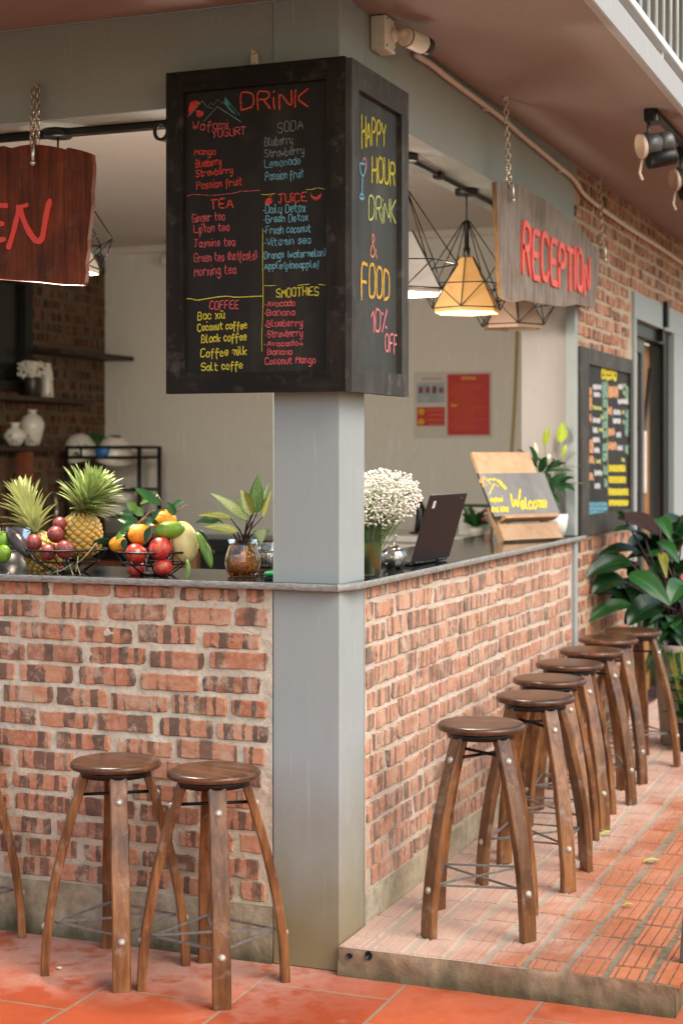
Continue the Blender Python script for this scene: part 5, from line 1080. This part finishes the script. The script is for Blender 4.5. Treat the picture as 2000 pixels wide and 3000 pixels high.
LB = V((-.060, 2.86, ZT)); ly = thing('peace_lily', 'peace lily with lime green blooms in a pot behind the welcome sign', 'plant', LB); LDp = (LB-CAM).dot(FW)
m = MB(); m.lathe([(.045,.001),(.055,.05),(.060,.105),(.054,.105),(.050,.09),(.0001,.09)], 24); m.build('pot', MT['porcelain'], ly)
LQ = lambda x, y: (1500+x/7.84, 1220+y/7.84); hb = dep(1606,1478,LDp)
LL = [((560,1060),(380,690),11,0),((600,1200),(100,740),7,.05),((640,1280),(800,930),12,-.05),((760,1300),(1130,1000),8,0),((740,1270),(1400,1260),7,-.03),((780,1260),(1250,1070),9,.03),((840,1650),(1240,1330),14,-.06),((1000,1600),(1200,1820),11,-.08),((1100,1540),(1420,1420),9,-.02),((1120,1600),(1440,1720),11,-.05),((860,1660),(940,1830),11,-.08),((900,1800),(1080,2060),9,-.10),((800,1300),(850,1640),9,.0),((960,1560),(1160,1660),10,-.03),((700,1200),(560,960),9,.05),((900,1120),(960,980),7,0)]
m2 = MB()
for (a, b, w_, dd) in LL:
    A, B = dep(*LQ(*a), LDp+dd), dep(*LQ(*b), LDp+dd-.05); m = MB(); m.leaf(A, B, w_/ppm(A), V((0,0,.02)), V((.4,-.7,.5)), .3, 9, 2, lambda t: sin(pi*min(1,t*.96+.02)**.75)**.9, .08); o = m.build('leaf', MT['leaf_lily'], ly); o.location = -LB
    m2.tube([LB+V((rnd(-.02,.02),rnd(-.02,.02),.09)), hb.lerp(A,.4)-UP*.02, A], [.003,.0025,.0018], 5)
for pl, r in ((((1120,1330),(1250,980),(1470,830)),.0016),(((1300,1560),(1450,1530),(1640,1535)),.0022),(((1150,1250),(1300,1190),(1560,1130)),.0012)): m2.tube([dep(*LQ(*p), LDp-.03) for p in pl], r, 5)
for (a, b, w_, mt) in (((745,660),(790,240),11,'spathe'),((1095,585),(1150,130),16,'spathe'),((1130,910),(1235,640),7,'spathe'),((560,930),(520,590),6,'white_spathe'),((800,960),(860,870),6,'white_spathe')):
    A, B = dep(*LQ(*a), LDp), dep(*LQ(*b), LDp); m = MB(); m.leaf(A, B, w_/ppm(A), (.004,-.008,0), (.45,-.85,.1), .5, 10, 3, None, 0, 0, -.3); o = m.build('bloom', MT[mt], ly); o.location = -LB; m2.tube([hb-UP*.03, hb.lerp(A,.5)+V((.006,0,0)), A], [.0022,.002,.0018], 5)
sub(m2, 'stem', 'stem_green', ly)
# ---------------------------------------------------------------- inside the bar
XW = -3.597
def shelf(x0, x1, y0, y1, z, lab): m = MB(); m.box((x0,y0,z-.028),(x1,y1,z), ch=.003); return tag(m.build('shelf', MT['dark_shelf'], origin=((x0+x1)/2,(y0+y1)/2,z)), lab, 'shelf', 'dark wooden shelves on the inside brick wall')
shelf(XW,-3.38,4.0,4.897,2.165,'empty dark shelf board, highest on the brick wall inside'); shelf(XW,-3.40,2.9,4.42,1.868,'dark shelf with a flower pot and a white vase on it'); shelf(XW,-3.40,2.9,4.08,1.572,'lower dark shelf holding two white vases')
m = MB(); m.box((-3.46,3.64,1.015),(-3.40,3.72,1.540)); tag(m.build('shelf_upright', MT['cabinet_wood'], origin=(-3.45,3.68,1.0)), 'reddish wooden upright under the lower shelf behind the pineapples', 'post')
bw = thing('window', 'tall black framed window at the left edge of the inside brick wall', 'window', (XW,3.3,2.0)); m = MB(); m.box((XW+.001,2.7,1.84),(XW+.05,2.78,2.62)); m.box((XW+.001,3.86,1.84),(XW+.05,3.945,2.62)); m.box((XW+.001,2.7802,2.55),(XW+.05,3.8598,2.62)); m.box((XW+.001,2.7802,1.90),(XW+.05,3.8598,1.96)); sub(m, 'frame', 'black_metal', bw)
m = MB(); m.box((XW+.001,2.7802,1.9602),(XW+.012,3.8598,2.5498)); sub(m, 'glass_pane', 'black_stone', bw)
VP = lambda px, py, x=-3.49: at(px, py, 0, x)
def vase(name, lab, px, ytop, ybot, prof, mt, group=None):
    b = VP(px, ybot); b.z = max(b.z, 0); h = (ybot-ytop)/ppm(b); v = thing(name, lab, 'vase', b, 0, group); m = MB(); m.lathe([(r*h, z*h+.0005) for r, z in prof], 28); m.build('vase_body', MT[mt], v); return v, h
vase('vase', 'tall white painted vase with a narrow neck on the lower shelf', 94, 1200, 1306, [(.20,0),(.22,.03),(.33,.45),(.345,.62),(.26,.80),(.13,.88),(.11,.93),(.15,1.0),(.12,1.0),(.10,.95)], 'painted_vase', 'white painted vases')
vase('vase', 'short round white vase beside the taller one on the lower shelf', 44, 1238, 1306, [(.24,0),(.28,.04),(.49,.35),(.50,.45),(.36,.68),(.18,.80),(.17,.88),(.24,1.0),(.2,1.0),(.15,.92)], 'painted_vase', 'white painted vases')
vase('vase', 'straight tall white vase behind the flower pot on the upper shelf', 138, 1064, 1166, [(.19,0),(.195,.02),(.17,.35),(.175,.55),(.16,.75),(.11,.92),(.12,1.0),(.09,1.0),(.08,.93)], 'painted_vase', 'white painted vases')
v, h = vase('flower_pot', 'brown glazed pot of small white flowers on the upper shelf', 95, 1105, 1166, [(.30,0),(.33,.05),(.42,.75),(.40,.85),(.44,1.0),(.36,1.0),(.34,.86)], 'dark_pot'); rs = random.Random(3)
v['category'] = 'flower pot'
m = MB()
for k in range(420):
    d = V((rs.gauss(0,.42), rs.gauss(0,.5), rs.uniform(-.7,1))); m.ball(V((d.x*.07, d.y*.09, h+.035+d.z*.055)), rs.uniform(.005,.009), 6, 4)
m.build('flowers', MT['white_petal'], v); m = MB()
for k in range(20): a = rs.uniform(0,6.28); m.tube([(0,0,h*.7),(.05*cos(a),.06*sin(a),h+.05)], .002, 4)
m.build('stem', MT['stem_green'], v)
# kitchen counter along the back and dish rack
kc = thing('kitchen_counter', 'black topped kitchen counter with red brown doors along the back wall', 'counter', (-2.4,4.6,0))
m = MB(); m.box((-3.59,4.36,.93),(-1.05,4.897,1.012), ch=.004); sub(m, 'worktop', 'black_stone', kc); m = MB(); m.box((-3.59,4.42,.03),(-1.05,4.897,.929)); sub(m, 'carcass', 'black_stone', kc)
for x in (-3.5,-2.98,-2.46,-1.94,-1.42): m = MB(); m.box((x,4.402,.10),(x+.30,4.419,.86), ch=.003); sub(m, 'cabinet_door', 'cabinet_wood', kc)
for px, nm in ((530,'a'),(568,'b')): pass
m = MB(); q = at(566,1660,1,4.0); m.box((q.x-.03,3.985,.4),(q.x+.03,4.03,.955)); m.box((q.x-.14,3.985,.4),(q.x-.08,4.03,.93)); m.box((q.x-.14,3.98,.86),(q.x+.03,3.984,.93)); m.box((q.x-.14,4.031,.47),(q.x+.03,4.35,.50)); tag(m.build('wooden_chair', MT['door_wood'], origin=q), 'orange brown wooden chair back seen under the fruit basket', 'chair')
YR = 4.28; rk = thing('dish_rack', 'black metal dish rack stacked with bowls at the back', 'rack', at(300,1560,1,YR)); rx0, rx1 = at(194,1340,1,YR).x, at(408,1340,1,YR).x; zt = at(300,1310,1,YR).z; zm = at(300,1340,1,YR).z
m = MB()
for x in (rx0, rx1):
    for y in (YR, YR+.26): m.tube([(x,y,1.013),(x,y,zt+.004)], .014, 6)
m.build('rack_post', MT['black_metal'], rk).location = -V(rk.location)
m = MB()
for z in (zt, zm, zm-.20, zm-.36):
    m.tube([(rx0,YR,z),(rx1,YR,z),(rx1,YR+.26,z),(rx0,YR+.26,z)], .0095, 6, True)
    for k in range(9): x = rx0+(rx1-rx0)*(k+.5)/9; (m.tube([(x,YR,z),(x,YR+.26,z)], .005, 4) if z != zt else None)
for px in (237,288): x = at(px,1320,1,YR).x; m.tube([(x,YR,zm),(x,YR,zt)], .008, 5)
sub(m, 'rack_rails', 'black_metal', rk)
def bowl(px, py, rpx, lab, tilt, mt='porcelain', y=YR+.12, flat=.62):
    c = at(px, py, 1, y); r = rpx/ppm(c); b = thing('bowl', lab, 'bowl', c, 0, 'bowls on the dish rack'); m = MB(); M = Matrix.Rotation(tilt,4,'Y') @ Matrix.Rotation(.25,4,'X')
    m.lathe([(r*.28,r*flat),(r*.36,r*flat*.98),(r*.66,r*flat*.8),(r*.9,r*flat*.42),(r,0),(r*.96,-.004),(r*.88,r*.02),(r*.6,r*flat*.7),(.001,r*flat*.86)], 28, M, cap=False); m.build('bowl_body', MT[mt], b)
bowl(240,1342,54,'white painted bowl turned over at the left of the dish rack',-.12,'painted_vase',YR+.12,1.35); bowl(333,1345,56,'white bowl turned over at the right of the dish rack',.25,'porcelain',YR+.12,1.25); bowl(352,1455,44,'pale bowl low on the dish rack behind the pineapple crown',.3,'painted_vase',YR+.10,.8); bowl(330,1500,46,'pale bowl at the foot of the dish rack',.0,'porcelain',YR+.08,.6)
c = at(305,1328,1,YR+.03); m = MB(); m.lathe([(.045,-.025),(.055,.0),(.057,.03),(.05,.034),(.048,.0)], 20, Matrix.Translation(c)); tag(m.build('plastic_tub', MT['blue_plastic'], origin=c), 'blue plastic tub between the bowls on the dish rack', 'tub')
m = MB(); c = at(300,1285,1,YR+.1)
for k in range(9): m.leaf(c+V((rnd(-.05,.02),0,-.03)), c+V((rnd(-.10,.10),rnd(-.05,.0),rnd(.0,.05))), .012, (0,0,.02), (0,-1,.3))
tag(m.build('herb_bunch', MT['leaf_mid'], origin=c), 'few green leaves lying on the bowls of the dish rack', 'herbs')
m = MB(); a = at(165,1545,1,4.2); m.tube([a-UP*.06, a+UP*.01, a+V((-.01,0,.05))], [.022,.020,.012], 10); m.tube([at(160,1450,1,4.2), at(166,1482,1,4.2)], .008, 6); m.tube([at(166,1482,1,4.2), a+UP*.04], .012, 8); tag(m.build('steel_tap', MT['hook_metal'], origin=a), 'shiny steel tap at the back between the pineapples', 'tap')
bm = thing('blender', 'dark kitchen appliance standing inside behind the left basket', 'appliance', at(30,1600,1,.45)); bm.location.z = ZT-.10
m = MB(); m.box((-.22,-.02,-.60),(.14,.16,.0), ch=.006); m.build('stand', MT['black_stone'], bm); m = MB(); m.lathe([(.075,.001),(.085,.01),(.085,.10),(.06,.13),(.055,.14)], 24); m.build('jug_base', MT['black_plastic'], bm); m = MB(); m.lathe([(.05,.141),(.062,.16),(.075,.22)], 24, cap=False); m.build('jug', MT['glass'], bm)
# posters, cord, desk
YQ = 4.8985
def Q(px, py): return at(px, py, 1, YQ)
def sheet(mb, x0, y0, x1, y1, lift, mi=0): a, b = Q(x0,y1), Q(x1,y0); mb.box((a.x,YQ-lift,a.z),(b.x,YQ-lift+.0008,b.z), mi)
po = thing('poster', 'white notice sheet with small pictures and a red strip beside the red poster', 'poster', Q(1270,1190)); m = MB(); sheet(m, 1212,1086,1441,1284,.0012); sub(m, 'sheet', 'paper', po)
m = MB(); sheet(m, 1221,1120,1303,1180,.0022); sub(m, 'picture_panel', 'poster_blue', po); m = MB(); sheet(m, 1221,1192,1303,1248,.0022); sub(m, 'red_panel', 'poster_red', po)
m = MB(); sheet(m, 1250,1199,1300,1205,.0032); sheet(m, 1250,1226,1300,1233,.0032); sub(m, 'orange_lines', 'poster_orange', po)
m = MB()
for c_ in ((1234,1206),(1234,1236)): q = Q(*c_); m.lathe([(.022,0),(.022,.0006),(.001,.0007)], 18, Matrix.Translation((q.x,YQ-.0034,q.z)) @ axes((0,-1,0)).to_4x4())
sub(m, 'yellow_discs', 'poster_yellow', po)
m = MB(); rs = random.Random(9)
for k in range(4): q = 1226+k*20; sheet(m, q, 1132+rs.uniform(-2,4), q+13, 1152, .0030+.0002*k)
sub(m, 'pictures', 'passion', po)
m = MB()
for r_ in range(2): 
    x = 1256
    while x < 1296: d = rs.uniform(4,9); sheet(m, x, 1213+r_*28, x+d, 1217+r_*28, .0033); x += d+2.5
x = 1237
while x < 1288: d = rs.uniform(4,8); sheet(m, x, 1107, x+d, 1112, .0033); x += d+2.5
sub(m, 'lines_of_print', 'chalk_rose', po)
pr = thing('poster', 'large red poster with orange lines of print on the back wall', 'poster', Q(1372,1180)); m = MB(); sheet(m, 1310,1094,1435,1275,.0035); sub(m, 'sheet', 'poster_red', pr)
m = MB(); 
for (x0,y0,x1,y1) in ((1310,1094,1435,1096.5),(1310,1272.5,1435,1275),(1310,1096.5,1312.5,1272.5),(1432.5,1096.5,1435,1272.5)): sheet(m, x0,y0,x1,y1,.0042)
y = 1124
while y < 1264:
    x = 1318 + (12 if rs.random() < .5 else 0); e = rs.uniform(1385,1424)
    while x < e: d = rs.uniform(4,12); sheet(m, x, y, min(x+d,e), y+2.2, .0042); x += d+2.2
    y += 5.4
sub(m, 'lines_of_print', 'poster_orange', pr); m = MB(); x = 1352
while x < 1392: d = rs.uniform(5,9); sheet(m, x, 1103, x+d, 1112, .0042); x += d+2
sheet(m, 1322,1184,1340,1191,.0042); sub(m, 'title', 'poster_yellow', pr)
m = MB(); m.tube([Q(1515,960)-V((0,.01,0)), Q(1512,1080)-V((0,.015,0)), Q(1506,1200)-V((0,.012,0)), Q(1498,1330)-V((0,.012,0)), Q(1492,1500)-V((0,.012,0))], .008, 6); tag(m.build('cord', MT['cord_yellow'], origin=Q(1510,1000)), 'thin yellowish cord hanging down the back wall', 'cord')
m = MB(); zc_ = ZS-.075
for (a, b) in (((255,722),(300,735)),((300,735),(490,726)),((300,745),(345,748))): m.tube([Q(*a)-V((0,.014,0)), Q(*b)-V((0,.014,0))], .011, 6)
tag(m.build('wall_conduit', MT['plaster'], origin=Q(300,735)), 'grey cable trunking high on the back wall beside the lamp', 'pipe')
ac = thing('air_conditioner', 'white air conditioner corner showing left of the drink board', 'air conditioner', Q(520,745)); a = at(462,782,1,4.66); m = MB(); m.box((a.x+.0,4.66,a.z),(a.x+.75,4.897,a.z+.085), ch=.025); sub(m, 'casing', 'white_lam', ac); m = MB(); m.box((a.x+.10,4.655,a.z+.03),(a.x+.7,4.661,a.z+.05)); sub(m, 'vent', 'spot_grey', ac)
dk = thing('reception_desk', 'pale grey reception desk inside behind the laptop', 'desk', (-1.0,4.1,0)); m = MB(); m.box((-1.75,3.70,1.055),(-.30,4.45,1.09), ch=.006); sub(m, 'desk_top', 'white_lam', dk); m = MB(); m.box((-1.70,3.74,.021),(-.34,4.40,1.0545)); sub(m, 'desk_body', 'white_lam', dk)
q = at(1228,1556,1,3.95); q.z = 1.091; lm = thing('desk_phone', 'black curved desk lamp standing on the desk beside the flowers', 'lamp', q); m = MB(); m.lathe([(.055,.0005),(.055,.008),(.02,.014)], 20); m.build('base', MT['black_plastic'], lm); lm.name = 'desk_lamp'
m = MB(); m.tube([(0,0,.01),(.012,0,.06),(.01,0,.12),(-.02,0,.17),(-.07,0,.22)], [.030,.034,.030,.034,.018], 12); m.build('neck', MT['black_plastic'], lm)
q = at(1395,1560,1,3.9); bx_ = thing('picture_box', 'white box standing on the desk behind the welcome sign', 'box', V((q.x,q.y,1.0905))); m = MB(); m.box((-.10,.0,0),(.16,.10,.15), ch=.003); m.build('carton', MT['white_lam'], bx_); m = MB(); m.box((-.10,.0,.1505),(.16,.10,.165)); m.build('lid', MT['dark_pot'], bx_)
q = at(1392,1575,1,3.8); fp = thing('flower_posy', 'small posy of red flowers with green leaves on the desk', 'flowers', V((q.x,q.y,1.0905))); m = MB(); m.lathe([(.03,.0005),(.045,.04),(.04,.045)], 16); m.build('pot', MT['white_lam'], fp); rs = random.Random(2)
m = MB()
for k in range(22): a = rs.uniform(0,6.28); m.leaf((0,0,.05),(.075*cos(a),.05*sin(a),.06+rs.uniform(0,.10)), .016, (0,0,.02), (0,-.6,.6))
m.build('leaf', MT['leaf_mid'], fp); m = MB()
for k in range(4): m.ball((rs.uniform(-.05,.09), rs.uniform(-.04,.0), rs.uniform(.03,.15)), .011, 8, 6)
m.build('bloom', MT['red_petal'], fp)
# ---------------------------------------------------------------- plants on the walkway
PB = V((.372,3.66,ZP)); ph = thing('leafy_plant', 'big dark glossy leaved plant in a tall pale pot near the door', 'plant', PB); PD = 7.95
m = MB(); m.lathe([(.085,.001),(.09,.01),(.125,.46),(.13,.50),(.115,.50),(.11,.47),(.0001,.46)], 28); m.build('pot', MT['terracotta'], ph)
m = MB(); m.lathe([(.108,.475),(.05,.482),(.0001,.485)], 16); m.build('soil', MT['soil'], ph)
PZ = lambda x, y: (1640+x/4.356, 1450+y/4.356)
PLV = [((1330,560),(735,310),62,'leaf_red',.0),((1090,570),(700,470),46,'leaf_dark',-.10),((1030,740),(490,780),36,'leaf_dark',-.05),((900,860),(355,1050),52,'leaf_dark',-.15),((810,1090),(410,1270),48,'leaf_dark',-.15),((900,1330),(370,1270),52,'leaf_dark',.05),((900,1400),(335,1630),34,'leaf_mid',-.10),((1290,1400),(870,1670),60,'leaf_dark',-.20),((880,1020),(1400,1410),44,'leaf_mid',-.25),((1250,300),(1410,570),30,'leaf_mid',-.1),((1250,600),(1510,870),28,'leaf_mid',-.15),((1580,300),(1430,650),60,'leaf_dark',.1),((1290,740),(1355,1060),18,'leaf_yellow',-.1),((1190,830),(1210,1060),30,'leaf_dark',.0),((1570,1120),(1395,1410),40,'leaf_mid',-.2),((1400,480),(1600,340),40,'leaf_dark',.1),((1050,1000),(620,960),44,'leaf_dark',.15),((1100,1250),(600,1480),50,'leaf_dark',.2),((1150,1350),(1500,1620),46,'leaf_dark',.1),((1200,1100),(900,1400),46,'leaf_dark',.15),((1500,760),(1680,560),44,'leaf_dark',.05),((1250,900),(1000,600),42,'leaf_dark',.2),((1480,1300),(1700,1500),44,'leaf_dark',-.05),((1450,1000),(1700,900),40,'leaf_mid',.1),((820,300),(650,255),12,'leaf_mid',-.1)]
for k in range(12): PLV.append(((1330+30*(k%5), 1560+45*(k%3)), (1060+95*k if k < 6 else 1200+70*(k-6), 1720+70*(k%4)), 34, ('leaf_dark','leaf_mid','leaf_dark')[k%3], -.16-.02*(k%3)))
hub = PB+UP*.62; rq = random.Random(77)
for k in range(34):
    a0 = (rq.uniform(900,1500), rq.uniform(650,1600)); an = rq.uniform(0, 2*pi); L_ = rq.uniform(300,480)
    PLV.append((a0, (max(430, a0[0]+L_*cos(an)), a0[1]+L_*.6*sin(an)), rq.uniform(34,52), rq.choice(['leaf_dark','leaf_dark','leaf_mid','leaf_dark']), rq.uniform(.05,.30)))
m2 = MB(); rs = random.Random(6)
for (a, b, w_, mt, dd) in PLV:
    A, B = dep(*PZ(*a), PD+dd+.06), dep(*PZ(*b), PD+dd-.06); m = MB()
    m.leaf(A, B, .78*w_/ppm(A), V((0,0,.045)), V((rs.uniform(-.3,.5),-.45,.80)), .30, 12, 3, lambda t: sin(pi*min(1,t*.96+.02)**.70)**.8, .06); o = m.build('leaf', MT[mt], ph); o.location = -PB
    r0 = PB+V((rs.uniform(-.05,.05), rs.uniform(-.05,.05), .47)); m2.tube([r0, r0.lerp(A,.45)+V((0,0,.10)), A], [.008,.006,.004], 6)
for k in range(26):
    r0 = PB+V((rs.uniform(-.07,.07), rs.uniform(-.07,.07), .47)); m2.tube([r0, r0+V((rs.uniform(-.06,.06), rs.uniform(-.06,.06), rs.uniform(.12,.30)))], [.009,.004], 6)
sub(m2, 'stem', 'stem_dark', ph)
m = MB(); A = dep(1998,1690,PD-.2); m.leaf(A+UP*.015, A-UP*.03+RT*.02, .018, (0,0,.01), (.2,-.9,.3), .4); o = m.build('flower', MT['red_petal'], ph); o.location = -PB
for k in range(22):
    r0 = PB+V((-.11+.01*k, -.10, .48)); m = MB(); e = r0+V((rs.uniform(-.06,.06), -.05, rs.uniform(-.22,-.08))); m.leaf(r0, e, .009, (0,-.03,.06), (0,-1,.2), .3, 8, 1, lambda t: (1-t)**.6); o = m.build('grass_leaf', MT['leaf_mid'], ph); o.location = -PB
QB = at(1996,2206,2,ZP); QB.z = ZP; g = thing('potted_plant', 'small bushy green plant in a black pot at the right edge', 'plant', QB+V((.02,.06,.0))); QD = (QB-CAM).dot(FW)
m = MB(); m.lathe([(.060,.0035),(.075,.12),(.078,.125),(.066,.125),(.0001,.11)], 22); m.build('pot', MT['black_plastic'], g); m = MB(); rs = random.Random(14)
for k in range(110):
    a = rs.uniform(0,2*pi); el = rs.uniform(.1,1.4); z0 = .12+rs.uniform(0,.24); o = V((rs.uniform(-.03,.03), rs.uniform(-.03,.03), z0)); L = rs.uniform(.06,.13); e = o+V((cos(a)*cos(el), sin(a)*cos(el), sin(el)*.8-.1))*L
    m.leaf(o, e, rs.uniform(.008,.016), (0,0,.015), (cos(a)*-.3,-.4,.8), .3, 6, 1)
m.build('foliage', MT['leaf_mid'], g); m = MB()
for k in range(7): m.leaf((0,0,.12),(rs.uniform(-.10,.06),rs.uniform(-.08,.04),.42+rs.uniform(0,.14)), .008, (0,0,.05), (0,-1,.1), .3, 8, 1)
m.build('tall_leaf', MT['leaf_yellow'], g); m = MB()
for k in range(8): m.tube([(0,0,.11),(rs.uniform(-.03,.03),rs.uniform(-.03,.03),.36)], .003, 5)
m.build('stem', MT['stem_green'], g)
for (px, py, a, L, lab) in ((1778,2445,.6,.055,'green fallen leaf lying beside the third stool'),(1908,2527,.1,.062,'pale yellow fallen leaf in the middle of the walkway'),(1838,2657,.0,.040,'small dark edged fallen leaf near the front of the walkway')):
    q = at(px, py, 2, ZP+.006); d = V((cos(a+.3), sin(a+.3), 0)); m = MB(); m.leaf(q-d*L*.5, q+d*L*.5+UP*.006, L*.24, (0,0,.012), (0,0,1), .25, 8, 2); tag(m.build('fallen_leaf', MT['fallen_leaf'], origin=q), lab, 'leaf', 'fallen leaves on the walkway')
q = at(1991,2822,2,ZP); tr = thing('trestle', 'dark weathered wooden trestle leg at the right edge of the walkway', 'trestle', q)
m = MB(); m.tube([(.012,.01,.0035),(.020,.013,.12),(.038,.02,.30),(.060,.03,.60)], .019, 4, smooth=False); m.build('leg', MT['timber_grey'], tr)
m = MB(); m.tube([(.185,.05,-q.z+.0005),(.150,.045,.12),(.115,.04,.35),(.088,.034,.60)], .019, 4, smooth=False); m.build('leg', MT['timber_grey'], tr)
m = MB(); m.box((.040,-.05,.6005),(.108,.14,.635), ch=.003); m.build('top_bar', MT['timber_grey'], tr)
q = at(174,2841,2,.001); m = MB(); m.ball(q+UP*.004, (.010,.008,.004), 8, 5, fn=lambda d: 1+.2*sin(5*d.x)); tag(m.build('paper_scrap', MT['paper'], origin=q), 'tiny white scrap lying on the courtyard tiles beside a stool', 'scrap')
